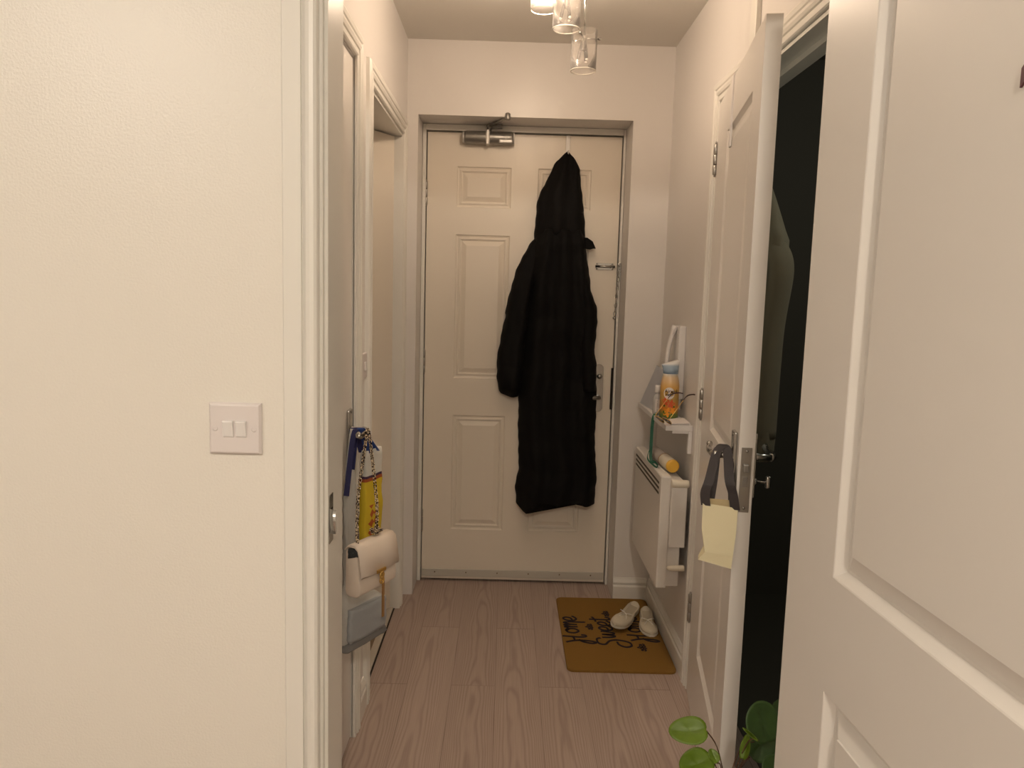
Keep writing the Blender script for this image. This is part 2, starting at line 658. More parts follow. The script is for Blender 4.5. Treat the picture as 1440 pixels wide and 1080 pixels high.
box(bm, XR-.002, XRo, RO[1]-.006, RO[1]+.001, 0, RO[2])
box(bm, XR-.002, XRo, RO[0], RO[1], RO[2]-.008, RO[2]+.001)
box(bm, XR+.045, XR+.075, RO[0], RO[1], RO[2]-.022, RO[2]-.008)
box(bm, XR+.045, XR+.075, RO[1]-.018, RO[1]-.006, 0, RO[2])
struct(obj('trim_3', bm, 'trim'), 'moulded white door casing around the dark right doorway', 'door casing')
bm = bm_new()
architrave(bm, PROF_LIV, OX0, OX1, OZ, lambda a, z, v: (a, YP0-v, z))
for xa, xb in ((OX0-.018, OX0), (OX1, OX1+.018)):
    box(bm, xa, xb, YP0-.001, YP1+.001, 0, OZ)
box(bm, OX0-.018, OX1+.018, YP0-.001, YP1+.001, OZ, OZ+.018)
box(bm, OX0-.001, OX0+.0055, YP0+.010, YP1+.001, 0, OZ, .0015)
box(bm, OX1-.0055, OX1+.001, YP0+.010, YP1+.001, 0, OZ, .0015)
box(bm, OX0, OX1, YP0+.010, YP1+.001, OZ-.012, OZ+.001, .002)
struct(obj('trim_4', bm, 'trim'), 'white door frame with rounded casing right of the large wall', 'door frame')
# front door frame inside the recess
bm = bm_new()
box(bm, FX0+.001, -.3625, 3.405, 3.475, 0, FZ-.001, .002)
box(bm, .4795, FX1-.001, 3.405, 3.475, 0, FZ-.001, .002)
box(bm, -.3625, .4795, 3.405, 3.475, 1.9925, FZ-.001, .002)
box(bm, -.3625, -.345, 3.460, 3.475, 0, 1.99)
box(bm, .462, .4795, 3.460, 3.475, 0, 1.99)
struct(obj('trim_5', bm, 'trim'), 'white frame in the recess around the front door', 'door frame')
# threshold under the far left doorway
bm = bm_new()
box(bm, XL-.040, XL-.014, LO2[0]+.012, LO2[1]-.003, -.001, .006, .002)
box(bm, XL-.014, XL-.008, LO2[0]+.012, LO2[1]-.003, -.001, .0012, mi=1)
struct(obj('trim_6', bm, ['bath', 'blackgap']), 'threshold strip in the far left doorway', 'threshold')


def skirting(name, a, b, nrm, label, h=.10):
    """a->b along the wall foot, nrm = direction into the hall"""
    prof = [(0, 0), (.013, 0), (.013, .062), (.011, .066), (.008, .068), (.008, .074), (.011, .077), (.011, .082), (.006, .094), (.004, h), (0, h)]
    A, B, N = Vector(a), Vector(b), Vector(nrm)
    bm = bm_new()
    loft(bm, [[A+N*v+Vector((0, 0, z)) for v, z in prof], [B+N*v+Vector((0, 0, z)) for v, z in prof]], True, True, 0, False)
    struct(obj(name, bm, 'trim'), label, 'baseboard')


skirting('baseboard_right', (XR, YB, 0), (XR, RO[1]+.068, 0), (-1, 0, 0), 'white baseboard along the right wall beside the doormat')
skirting('baseboard_back', (FX1, YB, 0), (XR-.013, YB, 0), (0, -1, 0), 'short white baseboard right of the front door')
skirting('baseboard_left', (XL, LO1[1]+.068, 0), (XL, LO2[0]-.066, 0), (1, 0, 0), 'short white baseboard between the two left doors')
skirting('baseboard_front', (-2.6, YP0, 0), (OX0-.058, YP0, 0), (0, -1, 0), 'white baseboard of the living room wall')
bm = bm_new()
box(bm, XR-.014, XR, 2.142, 2.192, RO[2]+.072, CEIL, .002)
struct(obj('trim_7', bm, 'trim'), 'slim white cable trunking running up the right wall to the ceiling', 'trunking')
KEEP_ORIGIN = False


# ------------------------------------------------------------------ panel doors
def panel_leaf(W, H, T, xs, zs, prof, z0=0):
    """a leaf, local: x 0..W from the hinge, y 0 (front)..T, panels sunk in both faces"""
    bm = bm_new()
    cx = sorted({0, W, *[v for p in xs for v in p]})
    cz = sorted({0, H, *[v for p in zs for v in p]})
    for side in (0, 1):
        def P(x, z, d):
            return (x, d if side == 0 else T-d, z+z0)
        for xa, xb in zip(cx[:-1], cx[1:]):
            for za, zb in zip(cz[:-1], cz[1:]):
                inp = any(abs(xa-p[0]) < 1e-6 and abs(xb-p[1]) < 1e-6 for p in xs) and any(abs(za-p[0]) < 1e-6 and abs(zb-p[1]) < 1e-6 for p in zs)
                if not inp:
                    quad(bm, [P(xa, za, 0), P(xb, za, 0), P(xb, zb, 0), P(xa, zb, 0)])
                    continue
                loops = [[P(xa+i, za+i, d), P(xb-i, za+i, d), P(xb-i, zb-i, d), P(xa+i, zb-i, d)] for i, d in prof]
                for l0, l1 in zip(loops[:-1], loops[1:]):
                    for k in range(4):
                        quad(bm, [l0[k], l0[(k+1) % 4], l1[(k+1) % 4], l1[k]])
                quad(bm, loops[-1])
    for a, b in (((0, 0), (W, 0)), ((W, 0), (W, H)), ((W, H), (0, H)), ((0, H), (0, 0))):
        quad(bm, [(a[0], 0, a[1]+z0), (b[0], 0, b[1]+z0), (b[0], T, b[1]+z0), (a[0], T, a[1]+z0)])
    bmesh.ops.remove_doubles(bm, verts=list(bm.verts), dist=1e-5)
    return bm


def hinge_bm(z, h=.10, r=.0055):
    """butt hinge knuckle standing at local x = 0, just in front of the face"""
    bm = bm_new()
    for k in range(3):
        lathe(bm, [(r*.8, z-h/2+k*h/3), (r, z-h/2+k*h/3+.002), (r, z-h/2+(k+1)*h/3-.003), (r*.8, z-h/2+(k+1)*h/3-.001)], (-.002, -r*.7, 0), 'Z', 12)
    lathe(bm, [(.002, z-h/2-.006), (.004, z-h/2-.003), (.003, z-h/2)], (-.002, -r*.7, 0), 'Z', 10)
    lathe(bm, [(.003, z+h/2), (.004, z+h/2+.003), (.002, z+h/2+.006)], (-.002, -r*.7, 0), 'Z', 10)
    return bm


def add_lever(root, xc, zc, yface, sgn, plate_h=.15, length=.11, m='chrome', turn=False, drop=0.0):
    """lever on a long plate; sgn -1 in front of the face, +1 behind it; the lever points to the hinge"""
    bm = bm_new()
    ya, yb = sorted((yface, yface+sgn*.009))
    box(bm, xc-.0205, xc+.0205, ya, yb, zc-plate_h*.62, zc+plate_h*.38, .004, 3)
    for dz in (-plate_h*.56, plate_h*.33):
        lathe(bm, [(.004, 0), (.004, sgn*.0015), (.001, sgn*.002)], (xc, yface+sgn*.009, zc+dz), 'Y', 10)
    pl = obj('handle_plate', bm, m, root, True, local=True)
    for f in pl.data.polygons:
        f.use_smooth = False
    bm = bm_new()
    y1 = yface+sgn*.05
    lathe(bm, [(.011, yface+sgn*.009), (.0105, yface+sgn*.012), (.008, yface+sgn*.018), (.008, yface+sgn*.044)], (xc, 0, zc), 'Y', 16)
    pts = smooth_line([(xc+.004, y1-sgn*.008, zc), (xc-.012, y1, zc+.001), (xc-.05, y1+sgn*.002, zc-.001-drop), (xc-length+.02, y1, zc-.002-drop), (xc-length, y1-sgn*.004, zc+.006-drop)], 5)
    tube(bm, pts, [.0095]*6+[.008]*(len(pts)-8)+[.0095, .006], 12, flat=(.8, 1))
    obj('lever', bm, m, pl if False else root, True, local=True)
    if turn:
        bm = bm_new()
        zt = zc-.058
        lathe(bm, [(.010, yface+sgn*.009), (.009, yface+sgn*.013), (.004, yface+sgn*.016), (.004, yface+sgn*.036)], (xc, 0, zt), 'Y', 14)
        box(bm, xc-.006, xc+.006, *sorted((yface+sgn*.034, yface+sgn*.046)), zt-.015, zt+.015, .005, 3)
        obj('thumb_turn', bm, m, root, True, local=True)


MOULD2 = [(0, 0), (.003, .003), (.010, .009), (.016, .010), (.018, .007), (.024, .007), (.045, .002)]
MOULD6 = [(0, 0), (.004, .005), (.010, .006), (.016, .003), (.020, .003), (.022, .008), (.026, .009), (.046, .002)]

# front door, six panels
fd = thing('door_1', 'closed cream six-panel front door at the end of the hallway', 'front door', (-.3578, 3.4146, .010))
fd['kind'] = 'structure'
FW = .8323
obj('leaf', panel_leaf(FW, 1.976, .044, [(.128, .362), (.476, .706)], [(.232, .756), (.922, 1.548), (1.664, 1.836)], MOULD6), 'frontdoor', fd, local=True)
for z in (.272, .992, 1.720):
    obj('hinge', hinge_bm(z), 'steel', fd, True, local=True)
bm = bm_new()
box(bm, .004, FW-.004, -.007, -.0005, .012, .046, .0015)
ds = obj('draught_strip', bm, 'strip', fd, local=True)
bm = bm_new()
for k in range(6):
    lathe(bm, [(.0035, -.0073), (.003, -.009), (.001, -.0095)], (.06+k*.142, 0, .032), 'Y', 8)
obj('strip_screw', bm, 'screw', ds)
# fix: screws were laid out in the leaf's own frame
bpy.data.objects['strip_screw'].location = (0, -.0075, .018)
# closer: body, band, cap, spindle, arms
bm = bm_new()
zc_, yc_ = 1.952, -.030
tube(bm, [(.158, yc_, zc_), (.168, yc_, zc_), (.356, yc_, zc_), (.364, yc_, zc_)], [.024, .0275, .0275, .025], 24)
box(bm, .17, .352, -.026, -.001, zc_-.022, zc_+.022, .003)
cl = obj('door_closer', bm, 'closer', fd, None, local=True)
bm = bm_new()
tube(bm, [(.249, yc_, zc_-.001), (.266, yc_, zc_-.001)], [.0295, .0295], 24)
box(bm, .252, .263, -.062, -.058, zc_-.030, zc_+.028, .0015)
cb = bm; obj('closer_band', cb, 'silver', fd, None, local=True)
bm = bm_new()
for xa, xb in ((.149, .159), (.363, .370)):
    tube(bm, [(xa, yc_, zc_), (xa+.002, yc_, zc_), (xb, yc_, zc_)], [.019, .023, .024], 20)
box(bm, .305, .362, -.0595, -.050, zc_-.024, zc_-.008, .004)
obj('closer_end_cap', bm, 'silver', fd, None, local=True)
bm = bm_new()
lathe(bm, [(.010, zc_+.02), (.010, zc_+.045), (.012, zc_+.046), (.012, zc_+.052), (.004, zc_+.053)], (.262, yc_, 0), 'Z', 14)
tube(bm, [(.258, -.020, zc_+.049), (.300, -.105, zc_+.050), (.340, -.19, zc_+.053)], [.010, .009, .009], 8, flat=(1, .45))
lathe(bm, [(.010, zc_+.042), (.011, zc_+.045), (.011, zc_+.066), (.006, zc_+.070)], (.340, -.19, 0), 'Z', 12)
tube(bm, [(.340, -.19, zc_+.060), (.300, -.06, zc_+.060), (.282, -.020, zc_+.060)], [.008, .008, .008], 8, flat=(1, .45))
box(bm, .262, .318, -.035, -.0095, zc_+.041, zc_+.056, .003)
obj('closer_arm', bm, 'closer', fd, None, local=True)
# slide bolt and chain
bx = .383+.3578
zb = 1.428
bm = bm_new()
box(bm, bx, bx+.075, -.004, -.0002, zb-.015, zb+.015, .0015)
for dx in (.006, .069):
    box(bm, bx+dx-.004, bx+dx+.004, -.013, -.004, zb-.010, zb+.010, .003)
tube(bm, [(bx-.004, -.009, zb), (bx+.082, -.009, zb)], .0055, 12)
for dx in (.005, .07):
    for dz in (-.012, .012):
        lathe(bm, [(.0022, -.004), (.0018, -.0055), (.0005, -.006)], (bx+dx, 0, zb+dz), 'Y', 8)
obj('chain_slide', bm, 'chrome', fd, None, local=True)
bm = bm_new()
box(bm, FW+.001, FW+.018, -.016, -.0105, zb-.022, zb+.016, .002)
lathe(bm, [(.006, -.016), (.006, -.028), (.003, -.030)], (FW+.008, 0, zb+.006), 'Y', 10)
obj('chain_plate', bm, 'chrome', fd, None, local=True)
bm = bm_new()
for k in range(11):
    z = zb-.018-k*.0185
    x = FW+.007-.0011*k
    ring = []
    for a in range(14):
        t = 2*PI*a/14
        c, s = .0055*math.cos(t), .0115*math.sin(t)
        ring.append((x+(c if k % 2 == 0 else c*.35), -.022+(0 if k % 2 == 0 else c), z+s))
    ring.append(ring[0])
    tube(bm, ring, .0016, 6, cap=False)
lathe(bm, [(.002, -.006), (.007, -.004), (.008, 0), (.006, .005), (.002, .006)], (FW-.005, -.022, zb-.018-11*.0185), 'Z', 10)
obj('door_chain', bm, 'chrome', fd, True, local=True)
# handle plate half hidden by the coat
hx = .426+.3578-.012
bm = bm_new()
pl = []
for k in range(20):
    t = 2*PI*k/20
    pl.append((hx+.021*math.cos(t), .895+(.085 if math.sin(t) > 0 else -.085)+.021*math.sin(t)))
prism(bm, pl, lambda u, v, t: (u, t, v), -.010, -.0003)
hp = obj('handle_plate', bm, 'chrome', fd, False, local=True)
bm = bm_new()
lathe(bm, [(.012, -.010), (.011, -.022), (.006, -.026)], (hx+.002, 0, .948), 'Y', 14)
lathe(bm, [(.010, -.010), (.009, -.045)], (hx, 0, .856), 'Y', 14)
tube(bm, [(hx, -.045, .856), (hx-.03, -.05, .856), (hx-.10, -.048, .852)], [.009, .009, .007], 10)
obj('lever', bm, 'steel', fd, True, local=True)
bm = bm_new(); box(bm, FW-.006, FW+.004, -.003, .004, .80, .985)
obj('lock_edge', bm, 'blackgap', fd, None, local=True)

# living room door, opened back towards us
th = R(2.45)
ld = thing('door_2', 'white living room door standing open at the right edge', 'door', (.463, 1.198, .008), -PI/2+th)
ld['kind'] = 'structure'
obj('leaf', panel_leaf(.762, 1.925, .038, [(.148, .614)], [(.225, .754), (.923, 1.79)], [(0, 0), (.002, .001), (.014, .013), (.018, .0135), (.046, .003), (.0465, .0005)]), 'gloss', ld, local=True)
for z in (.25, 1.0, 1.70):
    obj('hinge', hinge_bm(z), 'steel', ld, True, local=True).location.y += .03
# right hall door, ajar into the hall
rd_ang = math.atan2(1.687-2.465, .5225-.638)
rd = thing('door_3', 'white panelled door ajar on the right with lever handles and lock', 'door', (.638, 2.465, .008), rd_ang)
rd['kind'] = 'structure'
obj('leaf', panel_leaf(.786, 1.899, .035, [(.232, .662)], [(.225, .735), (.925, 1.775)], MOULD2), 'gloss', rd, local=True)
for z in (.285, .968, 1.735):
    obj('hinge', hinge_bm(z, .095, .0065), 'steel', rd, True, local=True)
add_lever(rd, .745, .955, 0, -1, .15, .105)
add_lever(rd, .745, .955, .035, 1, .15, .105, turn=True)
bm = bm_new()
box(bm, .7855, .7875, .006, .029, .835, .982, .0006)
lp = obj('lock_plate', bm, 'steel', rd, None, local=True)
bm = bm_new()
box(bm, .786, .797, .011, .024, .926, .946, .003)
box(bm, .786, .7885, .012, .023, .893, .916, .001)
obj('latch', bm, 'closer', rd, None, local=True)
bm = bm_new()
for z in (.845, .974):
    lathe(bm, [(.003, .7868), (.0035, .7882), (.001, .789)], (0, .0175, z), 'X', 8)
obj('lock_screw', bm, 'chrome', rd, None, local=True)
# near left door, shut
nd = thing('door_4', 'shut white door on the left with bags hung on its handle', 'door', (XL-.003, LO1[0]+.014, .008), PI/2)
nd['kind'] = 'structure'
obj('leaf', panel_leaf(.708, 1.912, .035, [(.12, .588)], [(.225, .735), (.925, 1.775)], MOULD2), 'gloss', nd, local=True)
add_lever(nd, .66, .922, 0, -1, .15, .10)
# far left door, pushed open into the bathroom
fl_ang = math.atan2(-.88, -.47)
yx = Vector((math.cos(fl_ang+PI/2), math.sin(fl_ang+PI/2)))
hp_ = Vector((-.450, 3.068))-yx*.035
fl = thing('door_5', 'plain white door half open behind the far left doorway', 'door', (hp_.x, hp_.y, .012), fl_ang)
fl['kind'] = 'structure'
obj('leaf', panel_leaf(.69, 1.885, .035, [(.13, .56)], [(.225, .735), (.925, 1.775)], MOULD2), 'frontdoor', fl, local=True)

# strike plate on the living room door frame
bm = bm_new()
xs_ = OX0+.0055
box(bm, xs_-.0002, xs_+.0015, YP0+.014, YP0+.040, .905, .985, .0005)
pts = [(xs_+.001, YP0+.05, z) for z in (.925, .965)]
for z0_, z1_ in ((.925, .965),):
    rings = []
    for k in range(7):
        a = k/6*PI*.55
        rings.append([(xs_+.001+.010*(1-math.cos(a)), YP0+.016-.010*math.sin(a), z0_), (xs_+.001+.010*(1-math.cos(a)), YP0+.016-.010*math.sin(a), z1_),
                      (xs_+.0025+.010*(1-math.cos(a)), YP0+.0172-.010*math.sin(a), z1_), (xs_+.0025+.010*(1-math.cos(a)), YP0+.0172-.010*math.sin(a), z0_)])
    loft(bm, rings, True, True, 0, True)
sp_ = obj('strike_plate', bm, 'chrome')
tag(sp_, 'small chrome latch strike plate on the left jamb of the near door frame', 'strike plate')
bm = bm_new()
box(bm, xs_+.0013, xs_+.0018, YP0+.022, YP0+.036, .928, .962)
obj('latch_hole', bm, 'blackgap', sp_)


# ------------------------------------------------------------------ light switches
def wall_switch(name, label, cx, cz):
    t = thing(name, label, 'light switch', (cx, YP0, cz-.039))
    bm = bm_new()
    s = .0405
    def rr(h, y):
        return [(cx-h, y, cz-h), (cx+h, y, cz-h), (cx+h, y, cz+h), (cx-h, y, cz+h)]
    loft(bm, [rr(s, YP0), rr(s, YP0-.004), rr(s-.003, YP0-.0085), rr(s-.0045, YP0-.009)], True, True, 0, False)
    obj('switch_plate', bm, 'switch', t)
    for dx in (-.0095, .0105):
        bm = bm_new()
        x0, x1 = cx+dx-.008, cx+dx+.008
        loft(bm, [[(x0, YP0-.0088, cz-.013), (x1, YP0-.0088, cz-.013), (x1, YP0-.0088, cz+.013), (x0, YP0-.0088, cz+.013)],
                  [(x0, YP0-.0105, cz-.0125), (x1, YP0-.0105, cz-.0125), (x1, YP0-.0145, cz+.0125), (x0, YP0-.0145, cz+.0125)],
                  [(x0+.0015, YP0-.0112, cz-.011), (x1-.0015, YP0-.0112, cz-.011), (x1-.0015, YP0-.0152, cz+.011), (x0+.0015, YP0-.0152, cz+.011)]], True, True, 0, False)
        obj('rocker', bm, 'plastic', t)
    for dx in (-.030, .030):
        bm = bm_new()
        lathe(bm, [(.0042, YP0-.0088), (.0040, YP0-.0096), (.0025, YP0-.0097)], (cx+dx, 0, cz), 'Y', 14)
        obj('screw_cap', bm, 'switch', t)


wall_switch('light_switch', 'white two-gang light switch on the large plain wall at left', -.4185, 1.0945)
t = thing('light_switch', 'narrow light switch on the hallway wall between the two left doors', 'light switch', (XL, 2.285, 1.045))
bm = bm_new(); box(bm, XL, XL+.009, 2.245, 2.321, 1.05, 1.126, .003)
obj('switch_plate', bm, 'switch', t)
bm = bm_new(); box(bm, XL+.008, XL+.014, 2.275, 2.291, 1.075, 1.101, .002)
obj('rocker', bm, 'plastic', t)

# ------------------------------------------------------------------ pendant lamp
PX, PY = .15, 2.40
pd = thing('pendant_lamp', 'chrome hallway ceiling lamp with clear glass cylinder shades', 'ceiling lamp', (PX, PY, CEIL))
bm = bm_new()
lathe(bm, [(.11, CEIL-.001), (.11, CEIL-.02), (.104, CEIL-.026), (.02, CEIL-.03)], (PX, PY, 0), 'Z', 40)
obj('ceiling_plate', bm, 'chrome', pd, True)
SHADES = [(.085, 2.43, 2.155, .039, True), (.150, 2.36, 2.080, .0405, False), (.207, 2.40, 1.976, .0385, False), (.10, 2.12, 2.105, .039, True)]  # the last shade is unseen, added to hold the fill bulb
for x, y, zb_, r_, lit in SHADES:
    h = .115
    bm = bm_new()
    zt = zb_+h-.028
    tube(bm, [(x, y, zt), (x, y, CEIL-.02)], .0032, 10)
    lathe(bm, [(.004, zt-.030), (.007, zt-.026), (.007, zt-.004), (.009, zt), (.009, zt+.012), (.004, zt+.016)], (x, y, 0), 'Z', 16)
    for k in range(3):
        a = R(10+120*k)
        tube(bm, [(x, y, zt+.006), (x+(r_+.009)*math.cos(a), y+(r_+.009)*math.sin(a), zt+.008)], .002, 8)
        lathe(bm, [(.001, -.004), (.0045, -.003), (.0045, .003), (.001, .004)], (x+(r_+.009)*math.cos(a), y+(r_+.009)*math.sin(a), zt+.008), 'Z', 10)
    obj('rod', bm, 'chrome', pd, True)
    bm = bm_new()
    lathe(bm, [(r_, zb_), (r_, zb_+h), (r_-.0028, zb_+h), (r_-.0028, zb_), (r_, zb_)], (x, y, 0), 'Z', 48, cap=False)
    gs = obj('glass_shade', bm, 'glass', pd, True)
    bm = bm_new()
    tube(bm, [(x+(r_-.0014)*math.cos(2*PI*k/40), y+(r_-.0014)*math.sin(2*PI*k/40), zb_) for k in range(41)], .0018, 8, cap=False)
    obj('shade_rim', bm, 'lace', gs, True)
    for k in range(3 if not lit else 1):
        a = R(60+120*k)
        bm = bm_new()
        p0 = Vector((x+.006*math.cos(a), y+.006*math.sin(a), zt-.004))
        p1 = Vector((x+.017*math.cos(a), y+.017*math.sin(a), zt-.058))
        if lit:
            p0 = Vector((x, y, zt-.012)); p1 = Vector((x, y, zt-.05))
        tube(bm, [p0, p0.lerp(p1, .3)], .0035, 10)
        tube(bm, [p0.lerp(p1, .3), p0.lerp(p1, .38), p0.lerp(p1, .85), p1], [.003, .0045, .0045, .002], 10)
        obj('bulb', bm, 'bulb' if lit else 'clear', pd, True)
        if not lit:
            bm = bm_new()
            bmesh.ops.create_icosphere(bm, subdivisions=2, radius=.0042, matrix=Matrix.Translation(p1))
            obj('bulb_tip', bm, 'capsule', pd, True)

# living room ceiling lamps (behind the camera; the second is added for fill)
for (x, y, z), _, _ in LIVING:
    gl = thing('bulb_pendant', 'bare bulb lamp on the living room ceiling '+('by the large wall' if x < 0 else 'added as fill light for the hallway'), 'ceiling lamp', (x, y, CEIL))
    bm = bm_new(); lathe(bm, [(.05, CEIL-.001), (.05, CEIL-.015), (.02, CEIL-.025), (.02, CEIL-.06)], (x, y, 0), 'Z', 24)
    obj('ceiling_rose', bm, 'plastic', gl, True)
    bm = bm_new(); lathe(bm, [(.013, CEIL-.06), (.02, CEIL-.075), (.03, CEIL-.10), (.022, CEIL-.125), (.004, CEIL-.132)], (x, y, 0), 'Z', 24)
    obj('bulb', bm, 'globe', gl, True)

# ------------------------------------------------------------------ coat and its hook
ht = thing('over_door_hook', 'short silver hook strap over the front door top holding the coat', 'hook', (.242, 3.41, 1.93))
bm = bm_new()
box(bm, .233, .251, 3.4105, 3.4140, 1.90, 1.9875, .001)
tube(bm, [(.242, 3.411, 1.906), (.242, 3.396, 1.902), (.242, 3.388, 1.910), (.242, 3.386, 1.920)], .0035, 8)
obj('hook_strap', bm, 'silver', ht)

ct = thing('hooded_coat', 'long black hooded puffer coat hanging on the front door', 'coat', (.24, 3.41, .35))
YD = 3.408


def noise(a, b, s=0):
    return (math.sin(a*3.1+b*1.7+s)+math.sin(a*1.3-b*4.1+s*2.3)+math.sin(a*6.7+b*2.9-s))/3


def drape(L, Rr, z0, z1, depth, step=.012, n=44, baf=None, fold=.012, ffreq=3.2, seed=0, push=0.0, bafamp=.006):
    """hanging padded cloth between outline tables L and R, lying on the door; depth(z) its bulge"""
    rings = []
    N = max(6, int((z0-z1)/step))
    for i in range(N+1):
        z = z0+(z1-z0)*i/N
        xl, xr = interp(L, z), interp(Rr, z)
        c, hw = (xl+xr)/2, max(.004, (xr-xl)/2)
        d = depth(z)
        q = 0
        if baf:
            ph = (z % baf)/baf
            q = bafamp*(abs(math.sin(PI*ph))**.5-.7)
        ring = []
        for k in range(n):
            a = 2*PI*k/n
            ca, sa = math.cos(a), math.sin(a)
            x = c+hw*(abs(ca)**.85)*(1 if ca > 0 else -1)
            if sa >= 0:      # front half, towards the hall
                f = fold*math.sin(ffreq*2*PI*((x-c)/max(hw, .05))*.5+seed+noise(z*2, seed)*1.2)*sa
                y = YD-push-(d+q)*(sa**.75)-f-.006*noise(x*14, z*9, seed)*sa
            else:
                y = YD-push+.002-.004*(-sa)+.004
                y = min(y, YD)
            ring.append((x+.003*noise(z*16, a, seed)*abs(ca), y, z+.004*noise(x*20, 2, seed)))
        rings.append(ring)
    return rings


hoodL = [(.241, 1.92), (.216, 1.9), (.189, 1.874), (.165, 1.817), (.134, 1.752), (.119, 1.705), (.111, 1.615), (.108, 1.55), (.100, 1.49)]
hoodR = [(.244, 1.92), (.254, 1.91), (.271, 1.893), (.296, 1.844), (.305, 1.769), (.32, 1.67), (.327, 1.571), (.332, 1.523), (.336, 1.49)]
slvL = [(.11, 1.545), (.091, 1.522), (.064, 1.477), (.035, 1.413), (.016, 1.346), (.001, 1.27), (-.008, 1.222), (-.005, 1.212), (-.020, 1.141), (-.032, 1.073), (-.038, 1.04), (-.037, .939), (-.021, .876), (.004, .862)]
slvR = [(.15, 1.545), (.145, 1.518), (.125, 1.382), (.100, 1.229), (.088, 1.137), (.077, .983), (.070, .900), (.060, .866)]
bodyL = [(.122, 1.585), (.115, 1.56), (.100, 1.50), (.084, 1.411), (.071, 1.229), (.061, 1.044), (.060, .873), (.065, .697), (.070, .533), (.058, .449), (.063, .4), (.066, .38)]
bodyR = [(.318, 1.585), (.325, 1.56), (.333, 1.51), (.341, 1.464), (.353, 1.396), (.365, 1.318), (.375, 1.298), (.388, 1.271), (.394, 1.207), (.384, 1.081), (.399, 1.017), (.408, .823), (.408, .643), (.421, .509), (.418, .393), (.418, .38)]


def taper(z, top, d0, d1, k=.12):
    return d0+(d1-d0)*min(1, max(0, (top-z)/k))


bm = bm_new()
rg = drape(bodyL, bodyR, 1.585, .40, lambda z: taper(z, 1.585, .075, .100, .06)+.012*math.sin(z*5), .010, 56, .135, .017, 3.0, 1.2)
# uneven hem: left side hangs lower, a notch, then the right edge
last = rg[-1]
for step, f in ((1, .5), (2, 1.0)):
    new = []
    for (x, y, z) in last:
        u = (x-.06)/.36
        if u < .28:
            dz = -.050+.03*abs(u-.14)/.14
        elif u < .80:
            dz = .006*math.sin(u*9)
        else:
            dz = -.010
        new.append((x, y, z+dz*f))
    rg.append(new)
loft(bm, rg, True, True, 0, True)
obj('body', bm, 'coat', ct)
bm = bm_new()
loft(bm, drape(hoodL, hoodR, 1.918, 1.49, lambda z: taper(z, 1.92, .012, .085, .25)*(1 if z > 1.57 else max(.35, 1-(1.57-z)/.11)), .010, 40, .14, .010, 2.0, 3.1), True, True, 0, True)
obj('hood', bm, 'coat', ct)
bm = bm_new()
loft(bm, drape(slvL, slvR, 1.545, .864, lambda z: taper(z, 1.545, .03, .080, .2)*(1 if z > .9 else .6+.4*(z-.864)/.036), .010, 36, .142, .006, 1.4, 5.0, push=.012), True, True, 0, True)
obj('sleeve', bm, 'coat', ct)
# right sleeve squeezed flat beside the body
s2L = [(.27, 1.50), (.30, 1.40), (.31, 1.2), (.32, 1.0), (.325, .90)]
s2R = [(.331, 1.50), (.350, 1.41), (.362, 1.33), (.376, 1.30), (.390, 1.268), (.396, 1.20), (.386, 1.081), (.40, 1.01), (.402, .90)]
bm = bm_new()
loft(bm, drape(s2L, s2R, 1.50, .90, lambda z: taper(z, 1.5, .04, .10, .2), .010, 30, .14, .006, 1.2, 2.0), True, True, 0, True)
obj('sleeve', bm, 'coat', ct)
bm = bm_new()
prism(bm, [(.318, 1.558), (.336, 1.556), (.358, 1.541), (.372, 1.511), (.362, 1.511), (.350, 1.507), (.336, 1.509), (.32, 1.515)],
      lambda u, v, t: (u, YD-.03-t-.3*(u-.318), v), -.006, .012)
obj('collar_tab', bm, 'coat', ct)


# ------------------------------------------------------------------ bags on the near left handle
DX = XL-.003                       # face of that door
LEV = (DX+.05, LO1[0]+.014+.62, .930)   # where straps hang on the lever
LY = LEV[1]


def sheet(bm, pts, w_dir, width, t=.0015, mi=0):
    """flat strap along pts with its width along w_dir"""
    P = [Vector(p) for p in pts]
    wd = Vector(w_dir).normalized()
    rings = []
    for i, p in enumerate(P):
        tg = (P[min(i+1, len(P)-1)]-P[max(i-1, 0)]).normalized()
        nrm = tg.cross(wd).normalized()
        rings.append([p-wd*width/2-nrm*t, p+wd*width/2-nrm*t, p+wd*width/2+nrm*t, p-wd*width/2+nrm*t])
    loft(bm, rings, True, True, mi, False)


def slab(bm, c, ax, ay, hz, hx, hy, taper_=1.0, bulge=.0, n=32, zs=12, sag=0.0, seed=0):
    """soft upright bag body: centre of base c, width axis ax (unit), depth axis ay, height hz, half sizes hx, hy"""
    c = Vector(c); ax = Vector(ax).normalized(); ay = Vector(ay).normalized()
    rings = []
    for i in range(zs+1):
        f = i/zs
        k = 1+(taper_-1)*f
        kb = 1+bulge*math.sin(PI*min(1, f*1.1))
        edge = 1 if 0 < i < zs else .93
        ring = []
        for j in range(n):
            a = 2*PI*j/n
            ca, sa = math.cos(a), math.sin(a)
            u = hx*k*edge*(abs(ca)**.35)*(1 if ca > 0 else -1)
            v = hy*kb*edge*(abs(sa)**.35)*(1 if sa > 0 else -1)
            z = hz*f-sag*(1-(u/hx)**2)*(1-f)+.004*noise(u*20, f*5, seed)
            ring.append(c+ax*u+ay*(v+.004*noise(u*25, f*7, seed))+Vector((0, 0, z)))
        rings.append(ring)
    loft(bm, rings, True, True, 0, True)


def dirs(deg):
    """width axis and outward front axis for a bag whose front faces deg from +x towards the camera"""
    a = R(deg)
    front = Vector((math.cos(a), -math.sin(a), 0))
    return Vector((math.sin(a), math.cos(a), 0)), front


